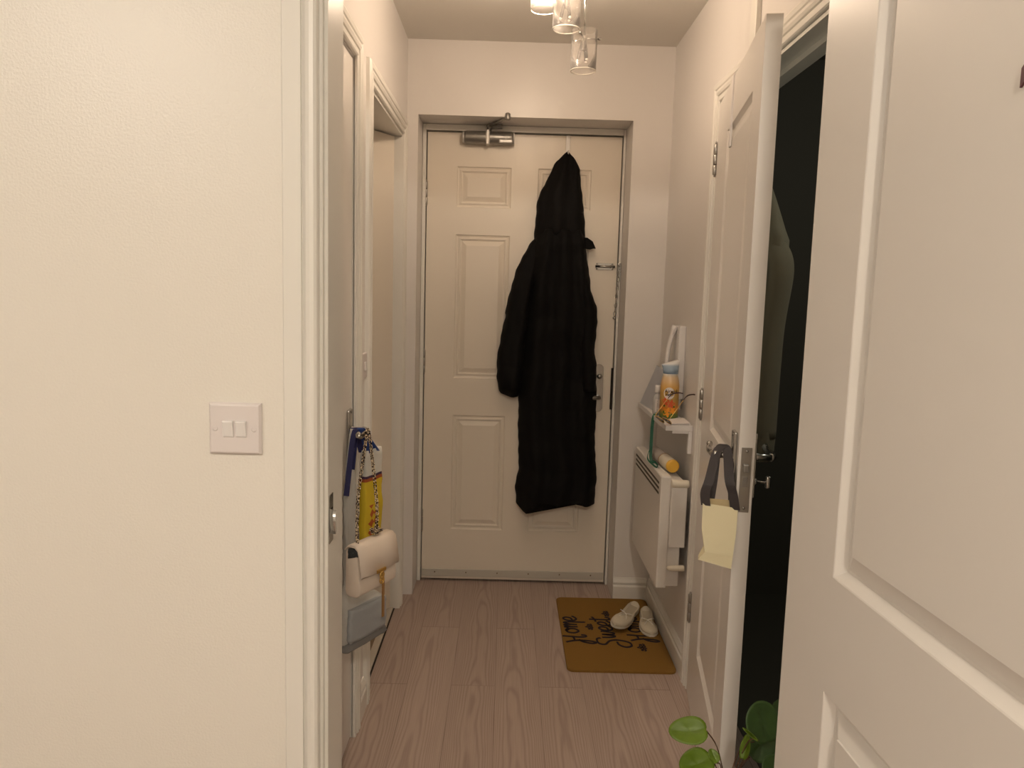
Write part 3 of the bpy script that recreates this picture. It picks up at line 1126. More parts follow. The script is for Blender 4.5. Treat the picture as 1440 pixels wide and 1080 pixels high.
# tote with blue handles and a printed panel
tm = mat('printed_tote_cloth', (.7, .6, .1), .7)
nt = tm.node_tree
b = nt.nodes['Principled BSDF']
tc = nt.nodes.new('ShaderNodeTexCoord'); sp = nt.nodes.new('ShaderNodeSeparateXYZ')
nt.links.new(tc.outputs['Object'], sp.inputs[0])
mr = nt.nodes.new('ShaderNodeMapRange'); mr.inputs['From Min'].default_value = 0; mr.inputs['From Max'].default_value = .26
nt.links.new(sp.outputs['Z'], mr.inputs['Value'])
cr = nt.nodes.new('ShaderNodeValToRGB'); cr.color_ramp.interpolation = 'CONSTANT'
els = cr.color_ramp.elements
els[0].position = 0; els[0].color = (.62, .46, .02, 1)
els[1].position = .70; els[1].color = (.32, .07, .015, 1)
e = els.new(.735); e.color = (.05, .02, .06, 1)
e = els.new(.765); e.color = (.60, .60, .56, 1)
nt.links.new(mr.outputs[0], cr.inputs['Fac'])


def mnode(op, a, c):
    n = nt.nodes.new('ShaderNodeMath'); n.operation = op
    for i, v in enumerate((a, c)):
        if isinstance(v, (int, float)):
            n.inputs[i].default_value = v
        else:
            nt.links.new(v, n.inputs[i])
    return n.outputs[0]


zd = mnode('SUBTRACT', mnode('PINGPONG', sp.outputs['Z'], .026), .013)
yd = mnode('SUBTRACT', mnode('PINGPONG', mnode('ADD', sp.outputs['Y'], 1.0), .045), .012)
dm = mnode('LESS_THAN', mnode('ADD', mnode('ABSOLUTE', zd, 0), mnode('ABSOLUTE', yd, 0)), .013)
low = mnode('LESS_THAN', sp.outputs['Z'], .115)
mx = nt.nodes.new('ShaderNodeMixRGB')
nt.links.new(mnode('MULTIPLY', dm, low), mx.inputs['Fac'])
nt.links.new(cr.outputs['Color'], mx.inputs['Color1'])
mx.inputs['Color2'].default_value = (.42, .09, .012, 1)
nt.links.new(mx.outputs['Color'], b.inputs['Base Color'])
M['tote'] = tm

ax, fr = dirs(22)
tb = thing('tote_bag', 'yellow patterned tote bag with pale top band and blue handles behind the cream handbag', 'bag', (-.372, 2.09, .60))
bm = bm_new()
c = Vector((-.364, 2.102, .612))
slab(bm, c, ax, fr, .268, .045, .012, .96, .2, 32, 14)
obj('bag_body', bm, 'tote', tb)
for off, m_ in ((-.010, 'navy'), (.010, 'blue')):
    bm = bm_new()
    base = c+fr*off+Vector((0, 0, .26))
    top = Vector((LEV[0]-.014+off*.8, LY-.002, LEV[2]+.010))
    l0 = base-ax*.030
    l1 = base+ax*.012
    sheet(bm, smooth_line([l0, l0.lerp(top, .6), top-ax*.004, top+ax*.004, l1.lerp(top, .6), l1], 6), fr+ax*.5, .017, .001)
    obj('handle', bm, m_, tb)

# pale grey cloth shopper, nearest the camera
ax, fr = dirs(30)
gb = thing('shopper_bag', 'pale grey cloth shopper hanging lowest on the left door under the cream handbag', 'bag', (-.39, 2.02, .37))
bm = bm_new()
# hangs narrow beside the tote and widens below the handbag
rings = []
for i in range(31):
    z = .380+.455*i/30
    f = min(1, max(0, (z-.465)/.06))
    f = f*f*(3-2*f)
    cc = Vector((-.372, 2.005, z)).lerp(Vector((-.4075, 2.030, z)), f)
    hx_ = .086+(.022-.086)*f
    hy_ = .022-.014*f
    if z > .74:
        hx_ *= 1-.55*(z-.74)/.095
    ed_ = .94 if i in (0, 30) else 1
    ring = []
    for j in range(32):
        a = 2*PI*j/32
        ca, sa = math.cos(a), math.sin(a)
        u = hx_*ed_*(abs(ca)**.5)*(1 if ca > 0 else -1)
        v = hy_*ed_*(abs(sa)**.5)*(1 if sa > 0 else -1)
        ring.append(cc+ax*(u+.003*noise(z*30, a, 1))+fr*(v+.003*noise(z*22, a*2, 3)))
    rings.append(ring)
loft(bm, rings, True, True, 0, True)
obj('bag_body', bm, 'greycloth', gb)
bm = bm_new()
c = Vector((-.372, 2.005, .392))+fr*.022
slab(bm, c, ax, fr, .088, .076, .008, .97, .1, 28, 8, .0, 4)
obj('front_pocket', bm, 'bluegrey', gb)
bm = bm_new()
slab(bm, Vector((-.372, 2.005, .368)), ax, fr, .022, .088, .024, 1.03, .0, 28, 4, .0, 5)
obj('bag_base', bm, 'darkgrey', gb)
bm = bm_new()
top = Vector((LEV[0]-.028, LY-.010, LEV[2]+.011))
l0 = Vector((-.413, 2.024, .832)); l1 = Vector((-.405, 2.046, .832))
sheet(bm, smooth_line([l0, l0.lerp(top, .5), top, l1.lerp(top, .5), l1], 6), (1, -.3, 0), .012, .001)
obj('handle', bm, 'greycloth', gb)
bm = bm_new()       # its navy strap hangs slack down the front
lo = Vector((-.4095, 1.994, .772))
tp_ = Vector((LEV[0]-.018, LY-.014, LEV[2]+.011))
sheet(bm, smooth_line([Vector((-.402, 2.030, .835)), tp_+Vector((-.004, .006, -.04)), tp_, tp_+Vector((-.006, -.010, -.025)), tp_.lerp(lo, .5)+Vector((-.003, 0, 0)), lo], 6), Vector((1, -.25, 0)), .015, .001)
obj('strap', bm, 'navy', gb)

# cream handbag with chain strap
ax, fr = dirs(28)
hb = thing('handbag', 'cream leather flap handbag with chain strap and gold clasp hung on the left door', 'handbag', (-.34, 1.95, .53))
c = Vector((-.337, 1.952, .540))
bm = bm_new()
HW, HD, HH = .077, .021, .135
rings = []
for i in range(11):
    f = i/10
    u = -HW+2*HW*f
    prof = []
    for v, z in ((-.8, .006), (-1, .02), (-.9, .14), (-.55, .15), (.45, .148), (.8, .135), (1.25, .03), (1.15, .010), (.7, 0), (-.4, 0)):
        prof.append(c+ax*u+fr*HD*v+Vector((0, 0, z*.84)))
    rings.append(prof)
loft(bm, rings, True, True, 0, False)
bmesh.ops.bevel(bm, geom=list(bm.edges), offset=.003, segments=2, affect='EDGES', profile=.5)
obj('bag_body', bm, 'leather', hb, True)
bm = bm_new()
rings = []
for u in (-HW-.002, -HW*.5, 0, HW*.5, HW+.002):
    e = .02 if abs(u) > HW*.9 else 0
    outer = [(-1.05, .146), (-.4, .162), (.55, .161), (1.05, .150), (1.30, .120), (1.62, .062)]
    inner = [(1.50, .062), (1.18, .120), (.95, .146), (.5, .155), (-.4, .156), (-.95, .144)]
    rings.append([c+ax*u+fr*HD*v+Vector((0, 0, .84*z+(e*.3 if i == 5 else 0))) for i, (v, z) in enumerate(outer+inner)])
loft(bm, rings, True, True, 0, True)
obj('flap', bm, 'leather', hb)
bm = bm_new()
slab(bm, c+Vector((0, 0, .104))-ax*(HW-.002)+fr*.004, fr, ax, .022, .015, .004, 1, 0, 16, 3)
obj('lining', bm, 'lining', hb)
bm = bm_new()
p = c+fr*(HD*1.66)+Vector((0, 0, .054))
sheet(bm, [p-ax*.018, p+ax*.018], (0, 0, 1), .008, .002)
for k in range(2):
    q = p+Vector((0, 0, -.012-k*.014))+fr*.002
    tube(bm, [q+ax*.008*math.cos(2*PI*j/14)+Vector((0, 0, .008*math.sin(2*PI*j/14))) for j in range(15)], .0022, 6, cap=False)
sheet(bm, [p+ax*.004+Vector((0, 0, -.006)), p+ax*.004+Vector((0, 0, -.03))], ax, .007, .003)
obj('clasp', bm, 'gold', hb)
bm = bm_new()
q = p+ax*.008+Vector((0, 0, -.03))
sheet(bm, [q, q+Vector((0, 0, -.05)), q+Vector((0, 0, -.098))], ax, .007, .002)
obj('tassel', bm, 'brown', hb)
bm = bm_new()
top = Vector((LEV[0]+.012, LY-.004, LEV[2]+.010))
lo1 = c-ax*(HW*.72)+Vector((0, 0, .134))
lo2 = c+ax*(HW*.30)+Vector((0, 0, .1365))
strap_pts = smooth_line([lo1, lo1.lerp(top, .35)+Vector((-.012, .02, 0)), lo1.lerp(top, .75)+Vector((-.006, .01, 0)), top-ax*.006-Vector((0, 0, .02)), top, top+ax*.008-Vector((0, 0, .02)), top.lerp(lo2, .35)+ax*.010, top.lerp(lo2, .75)+ax*.012, lo2+Vector((0, 0, .02)), lo2], 12)
# links of the chain, each a small ring turned against the next
acc = 0
prev = strap_pts[0]
links = [prev]
for q in strap_pts[1:]:
    acc += (q-prev).length
    if acc > .0066:
        links.append(q); acc = 0
    prev = q
for i, q in enumerate(links[:-1]):
    d = (links[i+1]-q).normalized()
    s = d.cross(fr if i % 2 else ax).normalized()
    tube(bm, [q+d*.0060*math.cos(2*PI*j/8)+s*.0046*math.sin(2*PI*j/8) for j in range(9)], .0017, 5, cap=False)
for j in range(30):     # spare chain gathered on the flap
    a = j*1.9
    q = lo2+ax*(.012*math.cos(a))+fr*(.009*math.sin(a*1.3))+Vector((0, 0, .004+.012*abs(math.sin(j*.7))))
    d = Vector((math.cos(a*2), math.sin(a*2), .4)).normalized()
    s = d.cross(Vector((0, 0, 1))).normalized()
    tube(bm, [q+d*.005*math.cos(2*PI*k/8)+s*.0038*math.sin(2*PI*k/8) for k in range(9)], .0013, 5, cap=False)
obj('chain_strap', bm, 'chain', hb)

# ------------------------------------------------------------------ gift bag on the right door's lever
ld_dir = Vector((math.cos(rd_ang), math.sin(rd_ang), 0))          # along the leaf, to its latch edge
ld_out = Vector((math.sin(rd_ang), -math.cos(rd_ang), 0))         # out of the hall face
lev_r = Vector((.638, 2.465, .008))+ld_dir*.745+ld_out*.030+Vector((0, 0, .955))
gbx = thing('gift_bag', 'pale yellow paper gift bag with black ribbon handles on the right door lever', 'paper bag', (lev_r.x-.01, lev_r.y-.03, .72))
c = Vector((.4925, 1.700, .716))
ax = Vector((.965, -.26, 0)).normalized()
fr = Vector((-.26, -.965, 0)).normalized()
bm = bm_new()
W2, D2, HB = .0375, .015, .140


def G(u, v, z):
    return c+ax*u+fr*v+Vector((0, 0, z))


outer = [[G(-W2-.004, D2*1.2, .012), G(W2-.006, D2*1.1, -.002), G(W2-.006, -D2, .0), G(-W2-.004, -D2, .012)],
         [G(-W2+.010, D2*1.35, .032), G(W2-.004, D2*1.2, .028), G(W2-.003, -D2, .03), G(-W2+.006, -D2, .035)],
         [G(-W2, D2*.9, HB*.6), G(W2, D2*.9, HB*.58), G(W2, -D2*.8, HB*.58), G(-W2, -D2*.8, HB*.6)],
         [G(-W2-.001, D2*.5, HB+.002), G(W2+.001, D2*.5, HB-.004), G(W2, -D2*.6, HB-.002), G(-W2, -D2*.6, HB+.004)]]
vr = [[bm.verts.new(p) for p in r] for r in outer]
for a_, b_ in zip(vr[:-1], vr[1:]):
    for i in range(4):
        bm.faces.new((a_[i], a_[(i+1) % 4], b_[(i+1) % 4], b_[i]))
bm.faces.new(vr[0][::-1])
inn = [[G(-W2+.001, D2*.5-.001, HB+.001), G(W2-.001, D2*.5-.001, HB-.005), G(W2-.001, -D2*.6+.001, HB-.003), G(-W2+.001, -D2*.6+.001, HB+.003)],
       [G(-W2+.002, D2*.5, HB*.5), G(W2-.002, D2*.5, HB*.5), G(W2-.002, -D2*.5, HB*.5), G(-W2+.002, -D2*.5, HB*.5)]]
vi = [[bm.verts.new(p) for p in r] for r in inn]
for i in range(4):
    bm.faces.new((vr[3][i], vr[3][(i+1) % 4], vi[0][(i+1) % 4], vi[0][i]))
    f = bm.faces.new((vi[0][i], vi[0][(i+1) % 4], vi[1][(i+1) % 4], vi[1][i]))
    f.material_index = 1
f = bm.faces.new(vi[1]); f.material_index = 1
obj('bag_body', bm, ['paper', 'paperin'], gbx, recalc=True)
bm = bm_new()
sheet(bm, [G(-W2+.003, -D2*.3, HB-.02), G(W2-.005, -D2*.3, HB-.02)], (0, 0, 1), .06, .0008)
obj('tissue_paper', bm, 'paperin', gbx)
top = lev_r+Vector((0, 0, .0095))
bm = bm_new()
tp = top+fr*.004
sheet(bm, smooth_line([G(-W2+.006, D2*.5, HB-.004), G(-W2+.003, D2*.6, HB+.026), G(-W2*.72, D2*.4, HB+.055), tp-ax*.010+Vector((0, 0, .001)), tp+ax*.010+Vector((0, 0, .003)), G(W2*.42, D2*.4, HB+.06), G(W2*.68, D2*.6, HB+.028), G(W2-.005, D2*.5, HB-.008)], 6), ax+fr*.15, .021, .0007)
obj('ribbon_handle', bm, 'ribbon', gbx)
bm = bm_new()
tp = top-fr*.012
sheet(bm, smooth_line([G(-W2*.6, -D2*.5, HB-.01), G(-W2*.45, -D2*.5, HB+.05), tp-ax*.008+Vector((0, 0, .003)), tp+ax*.012+Vector((0, 0, .003)), G(W2*.55, -D2*.5, HB+.05), G(W2*.7, -D2*.5, HB-.012)], 6), ax, .016, .0007)
obj('ribbon_handle', bm, 'ribbon', gbx)

# over-door strap on that door, robe on its far side
hk = thing('over_door_hook', 'white hook strap over the top of the right door', 'hook', (.595, 2.14, 1.80))
bm = bm_new()
s0 = .315
f0 = Vector((.638, 2.465, .008))+ld_dir*s0
back = -ld_out*.035
ring_pts = [f0+ld_out*.0015+Vector((0, 0, 1.715)), f0+ld_out*.0015+Vector((0, 0, 1.895)), f0+ld_out*.001+Vector((0, 0, 1.9015)), f0+back-ld_out*.001+Vector((0, 0, 1.9015)), f0+back-ld_out*.0015+Vector((0, 0, 1.895)), f0+back-ld_out*.0015+Vector((0, 0, 1.60))]
sheet(bm, ring_pts, ld_dir, .026, .0022)
q = f0+back-ld_out*.002+Vector((0, 0, 1.60))
tube(bm, smooth_line([q, q-ld_out*.012-Vector((0, 0, .012)), q-ld_out*.028, q-ld_out*.03+Vector((0, 0, .014))], 4), .004, 8)
obj('hook_strap', bm, 'plastic', hk)
rb = thing('bathrobe', 'dim olive garment hanging in the dark behind the right door', 'bathrobe', (.70, 2.1, .90))
bm = bm_new()
rings = []
ctr = f0+back-ld_out*.062+ld_dir*.04
for i in range(26):
    z = 1.60-.70*i/25
    k = min(1, i/5)
    hw_ = .02+.17*k+.010*math.sin(i*.9)
    dp = .014+.036*k
    if 5 <= i <= 8:
        hw_ += .015*(8-i)/3
    rings.append([ctr+ld_dir*(hw_*math.cos(2*PI*j/28)*1.0)-ld_out*(dp*math.sin(2*PI*j/28)+.004*math.sin(6*2*PI*j/28+i*.2)*k-.0)+Vector((0, 0, z)) for j in range(28)])
loft(bm, rings, True, True, 0, True)
obj('robe_body', bm, 'robe', rb)
bm = bm_new()
e0 = ctr+ld_dir*.165+Vector((0, 0, 1.38))
tube(bm, smooth_line([e0+Vector((0, 0, .06)), e0+ld_dir*.03-ld_out*.012, e0+ld_dir*.02-Vector((0, 0, .16)), e0+ld_dir*.01-Vector((0, 0, .42))], 8), .034, 14, flat=(1, .6))
obj('robe_sleeve', bm, 'robe', rb)

# ------------------------------------------------------------------ shelf on the right wall with its things
SX, SZ = .556, .877
sh = thing('wall_shelf', 'slim white shelf on the right wall crowded with small items', 'shelf', (XR, 2.9, .78))
bm = bm_new()
box(bm, SX, XR, 2.622, 3.185, SZ-.018, SZ, .0015)
obj('shelf_board', bm, 'plastic', sh)
bm = bm_new()
box(bm, XR-.014, XR, 2.624, 2.640, SZ-.098, SZ-.018, .002)
box(bm, XR-.070, XR-.014, 2.626, 2.636, SZ-.028, SZ-.018, .001)
obj('bracket', bm, 'plastic', sh)

# door entry handset on the wall
ic = thing('intercom', 'white door entry handset on the wall above the shelf', 'intercom', (XR, 2.85, .915))
bm = bm_new()
box(bm, XR-.026, XR, 2.795, 2.880, .945, 1.212, .005, 3)
obj('intercom_base', bm, 'plastic', ic)
bm = bm_new()
box(bm, XR-.046, XR-.004, 2.799, 2.876, .905, .962, .006, 3)
cr_ = obj('cradle', bm, 'silver', ic)
for z in (.925, .939):
    bm = bm_new()
    box(bm, XR-.034, XR-.018, 2.7975, 2.800, z, z+.005)
    obj('button', bm, 'plastic', cr_)
bm = bm_new()
pts = smooth_line([(XR-.052, 2.845, .965), (XR-.056, 2.845, 1.01), (XR-.056, 2.845, 1.08), (XR-.050, 2.845, 1.14), (XR-.036, 2.845, 1.196), (XR-.030, 2.845, 1.210)], 6)
tube(bm, pts, [.020]*4+[.0135]*(len(pts)-12)+[.016, .018, .019, .0195, .0195, .019, .017, .014], 14, flat=(1.1, .62))
obj('handset', bm, 'plastic', ic, True)

# plastic sheet leaning at the far end
bm = bm_new()
P0 = [(SX+.004, 3.16, SZ+.001), (SX+.022, 2.915, SZ+.001), (SX+.050, 2.915, SZ+.160), (SX+.034, 3.00, SZ+.172)]
n_ = Vector((.95, .05, -.2)).normalized()*.0015
loft(bm, [[Vector(p)-n_ for p in P0], [Vector(p)+n_ for p in P0]], True, True, 0, False)
tag(obj('folder', bm, 'sheet'), 'grey translucent sheet leaning behind the bottle at the far end of the shelf', 'folder')

# air freshener can
CX, CY = .592, 2.758
can = thing('air_freshener', 'orange and blue air freshener can with a round white label on the shelf', 'spray can', (CX, CY, SZ))
M['can'] = ramp_z('printed_can', [(0, (.06, .10, .03)), (.10, (.16, .22, .04)), (.2, (.70, .25, .03)), (.36, (.45, .30, .08)), (.55, (.72, .42, .12)), (.72, (.72, .56, .36)), (.8, (.55, .60, .64)), (1, (.30, .42, .55))], 0, .215, .3)
bm = bm_new()
lathe(bm, [(.031, SZ), (.0335, SZ+.003), (.0335, SZ+.125), (.030, SZ+.145), (.0265, SZ+.16), (.0265, SZ+.166)], (CX, CY, 0), 'Z', 28)
obj('can_body', bm, 'can', can, True)
M['cap'] = ramp_z('blue_cap', [(0, (.25, .36, .50)), (.6, (.33, .42, .52)), (.75, (.72, .72, .72)), (1, (.75, .74, .73))], 0, .048, .35)
bm = bm_new()
rings = []
for f, hx_, hy_, dz in ((0, .0265, .0265, 0), (.4, .028, .025, .0), (.8, .031, .018, .0), (1, .034, .013, .0)):
    rings.append([(CX+hx_*math.cos(2*PI*k/24), CY+hy_*math.sin(2*PI*k/24), SZ+.166+.042*f+.010*f*math.cos(2*PI*k/24)) for k in range(24)])
loft(bm, rings, True, True, 0, True)
obj('cap', bm, 'cap', can)


def on_can(u, z, rr=.0340):
    """wrap on the can; u metres from the side that faces the hall end"""
    a = -PI/2-.25+u/.0335
    return Vector((CX+rr*math.cos(a), CY+rr*math.sin(a), SZ+z))


def decal(bm, outline, c, rr, mi=0):
    cv = bm.verts.new(on_can(c[0], c[1], rr))
    vs_ = [bm.verts.new(on_can(c[0]+u, c[1]+v, rr)) for u, v in outline]
    for i in range(len(vs_)):
        f = bm.faces.new((cv, vs_[i], vs_[(i+1) % len(vs_)]))
        f.material_index = mi


bm = bm_new()
decal(bm, [(.0195*math.cos(2*PI*k/24), .0215*math.sin(2*PI*k/24)) for k in range(24)], (0, .098), .03405)
lb = obj('label', bm, 'card', can, recalc=False)
bm = bm_new()


def stroke_can(pts, wd):
    p = [Vector((u, v, 0)) for u, v in pts]
    for a_, b_ in zip(p[:-1], p[1:]):
        d = (b_-a_).normalized()
        s = Vector((-d.y, d.x, 0))*wd/2
        quad(bm, [on_can((q).x, (q).y, .0343) for q in (a_-s-d*wd*.3, b_-s+d*wd*.3, b_+s+d*wd*.3, a_+s-d*wd*.3)])


def word_can(w_, u0, v0, h, wd):
    """small lettering; strokes on a unit cell"""
    G_ = {'A': [[(0, 0), (.35, 1), (.7, 0)], [(.15, .4), (.55, .4)]], 'i': [[(.1, 0), (.1, .62)], [(.1, .8), (.1, .9)]], 'r': [[(.1, 0), (.1, .62)], [(.1, .4), (.3, .62), (.42, .6)]],
          'w': [[(0, .62), (.15, 0), (.3, .5), (.45, 0), (.6, .62)]], 'c': [[(.45, .5), (.3, .62), (.1, .5), (.05, .3), (.1, .08), (.3, 0), (.45, .1)]], 'k': [[(.08, 0), (.08, 1)], [(.42, .62), (.08, .28), (.45, 0)]],
          'P': [[(0, 0), (0, 1), (.4, .95), (.42, .6), (0, .5)]], 'U': [[(0, 1), (0, .2), (.2, 0), (.4, .2), (.4, 1)]], 'R': [[(0, 0), (0, 1), (.4, .9), (.4, .6), (0, .5), (.42, 0)]], 'E': [[(.4, 0), (0, 0), (0, 1), (.4, 1)], [(0, .5), (.32, .5)]], ' ': []}
    for ch in w_:
        wch = max([p[0] for s in G_[ch] for p in s], default=.3)
        for s in G_[ch]:
            stroke_can([(u0+x*h, v0+y*h) for x, y in s], wd)
        u0 += (wch+.22)*h


word_can('Airwick', -.0150, .1005, .0112, .0019)
word_can('PURE', -.0105, .0885, .0075, .0014)
obj('lettering', bm, 'ink', lb, recalc=False)
for nm, spots, m_ in (('printed_flower', [(-.012, .068, .013), (.009, .060, .013), (-.004, .030, .015), (.016, .036, .010)], None),):
    bm = bm_new()
    for i, (u, v, r_) in enumerate(spots):
        decal(bm, [(r_*(1+.28*math.sin(5*2*PI*k/30+i))*math.cos(2*PI*k/30)*.85, r_*(1+.28*math.sin(5*2*PI*k/30+i))*math.sin(2*PI*k/30)) for k in range(30)], (u, v), .03385, 0 if i < 2 else 1)
    for i, (u, v) in enumerate([(-.016, .055), (.017, .050), (-.016, .030), (.018, .024), (.002, .014)]):
        decal(bm, [(.007*math.cos(t_)*(1 if i % 2 else .6), .006*math.sin(t_)*(.6 if i % 2 else 1)) for t_ in [2*PI*k/12 for k in range(12)]], (u, v), .0337, 2)
    obj(nm, bm, [mat('coral_print', (.65, .10, .03), .4), mat('orange_print', (.85, .32, .02), .4), mat('leaf_print', (.05, .13, .02), .4)], can, recalc=False)

# hand sanitiser bottle
BX, BY = .5745, 2.868
bt = thing('sanitiser_bottle', 'small clear bottle with a white cap left of the air freshener', 'bottle', (BX, BY, SZ))
bm = bm_new()
lathe(bm, [(.017, SZ), (.0195, SZ+.003), (.0195, SZ+.064), (.015, SZ+.074), (.011, SZ+.078), (.011, SZ+.083)], (BX, BY, 0), 'Z', 20)
obj('bottle_body', bm, mat('cloudy_clear_plastic', (.50, .50, .50), .2), bt, True)
bm = bm_new()
lathe(bm, [(.0135, SZ+.083), (.014, SZ+.084), (.0135, SZ+.108), (.012, SZ+.110)], (BX, BY, 0), 'Z', 20)
obj('cap', bm, 'plastic', bt, True)
bm = bm_new()
for i in range(7):
    a0 = -PI/2-.75+i*.22
    rr = .0198
    quad(bm, [(BX+rr*math.cos(a0), BY+rr*math.sin(a0), SZ+.012), (BX+rr*math.cos(a0+.22), BY+rr*math.sin(a0+.22), SZ+.012), (BX+rr*math.cos(a0+.22), BY+rr*math.sin(a0+.22), SZ+.060), (BX+rr*math.cos(a0), BY+rr*math.sin(a0), SZ+.060)])
lb = obj('label', bm, mat('bottle_label', (.66, .62, .60), .5), bt, recalc=False)
bm = bm_new()
for z0, z1 in ((.018, .022), (.028, .046), (.050, .054)):
    a0 = -PI/2-.35
    rr = .0201
    quad(bm, [(BX+rr*math.cos(a0), BY+rr*math.sin(a0), SZ+z0), (BX+rr*math.cos(a0+.6), BY+rr*math.sin(a0+.6), SZ+z0), (BX+rr*math.cos(a0+.6), BY+rr*math.sin(a0+.6), SZ+z1), (BX+rr*math.cos(a0), BY+rr*math.sin(a0), SZ+z1)])
obj('label_print', bm, 'darkgrey', lb, recalc=False)


# folded cards and glasses at the near end
bm = bm_new()
P1 = [(.572, 2.628, SZ+.0045), (.640, 2.626, SZ+.0075), (.643, 2.735, SZ+.009), (.575, 2.745, SZ+.0045)]
for dz in (0,):
    loft(bm, [[Vector(p) for p in P1], [Vector(p)+Vector((0, 0, .002)) for p in P1]], True, True, 0, False)
box(bm, .578, .640, 2.634, 2.735, SZ, SZ+.0045, .0005)
tag(obj('card', bm, 'card'), 'white folded cards at the near end of the shelf', 'card')


def glasses(name, label, c, yaw, sc=1.0, tip=True, m='gold'):
    t = thing(name, label, 'glasses', c)
    ca, sa = math.cos(yaw), math.sin(yaw)

    def T(x, y, z):
        return Vector((c[0]+sc*(ca*x-sa*y), c[1]+sc*(sa*x+ca*y), c[2]+sc*z))
    bm = bm_new()
    for sx in (-1, 1):
        tube(bm, [T(sx*.032+.024*math.cos(2*PI*k/24), -.002*abs(math.sin(2*PI*k/24)), .022+.020*math.sin(2*PI*k/24)) for k in range(25)], .0013*sc, 6, cap=False)
    tube(bm, smooth_line([T(-.009, 0, .026), T(0, -.003, .030), T(.009, 0, .026)], 4), .0013*sc, 6)
    obj('frame', bm, m, t)
    for sx in (-1, 1):
        bm = bm_new()
        vs_ = [T(sx*.032+.0235*math.cos(2*PI*k/24), 0, .022+.0195*math.sin(2*PI*k/24)) for k in range(24)]
        nn = (T(0, 1, 0)-T(0, 0, 0)).normalized()*.0007
        loft(bm, [[v-nn for v in vs_], [v+nn for v in vs_]], True, True)
        obj('lens', bm, 'glasslens', t)
        bm = bm_new()
        tube(bm, smooth_line([T(sx*.057, 0, .030), T(sx*.066, .008, .032), T(sx*.068, .05, .034), T(sx*.066, .092, .036)], 4), .0014*sc, 6)
        ar = obj('temple', bm, m, t)
        bm = bm_new()
        tube(bm, smooth_line([T(sx*.066, .088, .036), T(sx*.064, .112, .034), T(sx*.060, .132, .018), T(sx*.058, .140, .004)], 4), [.0018*sc]*4+[.0026*sc]*9, 8)
        obj('temple_tip', bm, 'tort', ar)
    return t


g = glasses('glasses', 'gold-rimmed glasses with dark tips lying upturned on the shelf end', (0, 0, 0), 0, .92)
gx, gy = Vector((.22, -.97, .08)).normalized(), Vector((.64, .10, .76)).normalized()
gy = (gy-gx*gy.dot(gx)).normalized()
gz = gx.cross(gy)
g.rotation_euler = Matrix((gx, gy, gz)).transposed().to_euler()
g.location = (.567, 2.648, SZ+.0035)

# green lanyard over the shelf edge down to the heater
bm = bm_new()
sheet(bm, smooth_line([(SX+.03, 2.86, SZ+.002), (SX+.004, 2.845, SZ+.003), (SX-.004, 2.84, SZ-.03), (SX-.008, 2.825, SZ-.10), (SX-.012, 2.80, SZ-.150), (SX-.008, 2.78, SZ-.1675)], 6), (.9, -.4, 0), .0115, .0008)
sheet(bm, smooth_line([(SX-.010, 2.815, SZ-.11), (SX-.026, 2.79, SZ-.150), (SX-.012, 2.74, SZ-.166), (SX-.004, 2.715, SZ-.1675), (SX-.000, 2.74, SZ-.162), (SX-.014, 2.765, SZ-.155), (SX-.012, 2.73, SZ-.150), (SX-.002, 2.71, SZ-.160)], 6), (.3, -.3, .9), .006, .0008)
tag(obj('lanyard', bm, 'green'), 'dark green lanyard dangling from the shelf onto the heater', 'lanyard')

# ------------------------------------------------------------------ heater
HX0, HX1, HY0, HY1, HZ0, HZ1 = .543, .621, 2.592, 3.115, .308, .706
he = thing('panel_heater', 'white electric panel heater on the right wall under the shelf', 'heater', (.6, 2.85, HZ0))
bm = bm_new()
box(bm, HX0, HX0+.036, HY0, HY1, HZ0, HZ1, .005, 3)
box(bm, HX0+.030, HX1, HY0+.004, HY1-.004, HZ0+.006, HZ1-.012, .004, 2)
obj('heater_body', bm, 'radiator', he)
bm = bm_new()
for k in range(3):
    z = HZ1-.030-k*.018
    box(bm, HX0-.0012, HX0+.002, HY0+.030, HY1-.02, z-.0045, z+.0030)
obj('vent_slot', bm, 'slot', he)
bm = bm_new()
box(bm, HX0+.036, HX1+.012, HY0-.012, HY0+.006, HZ0+.150, HZ1-.036, .003, 2)
obj('control_box', bm, 'radiator', he)
bm = bm_new()
tube(bm, [(HX0+.035, HY0-.005, HZ1-.024), (HX0+.04, HY0-.005, HZ1-.024), (HX1+.012, HY0-.005, HZ1-.024), (HX1+.018, HY0-.005, HZ1-.024)], [.012, .014, .014, .010], 16)
obj('control_knob', bm, 'cream', he)
bm = bm_new()
tube(bm, [(HX0+.036, HY0-.002, HZ0+.075), (HX0+.042, HY0-.006, HZ0+.075), (HX1+.010, HY0-.006, HZ0+.076), (HX1+.016, HY0-.006, HZ0+.076)], [.006, .009, .011, .010], 14)
obj('cable_gland', bm, 'cream', he)
for y in (2.75, 3.0):
    bm = bm_new()
    box(bm, HX1-.002, XR, y-.02, y+.02, HZ0+.08, HZ1-.05, .002)
    obj('wall_bracket', bm, 'silver', he)

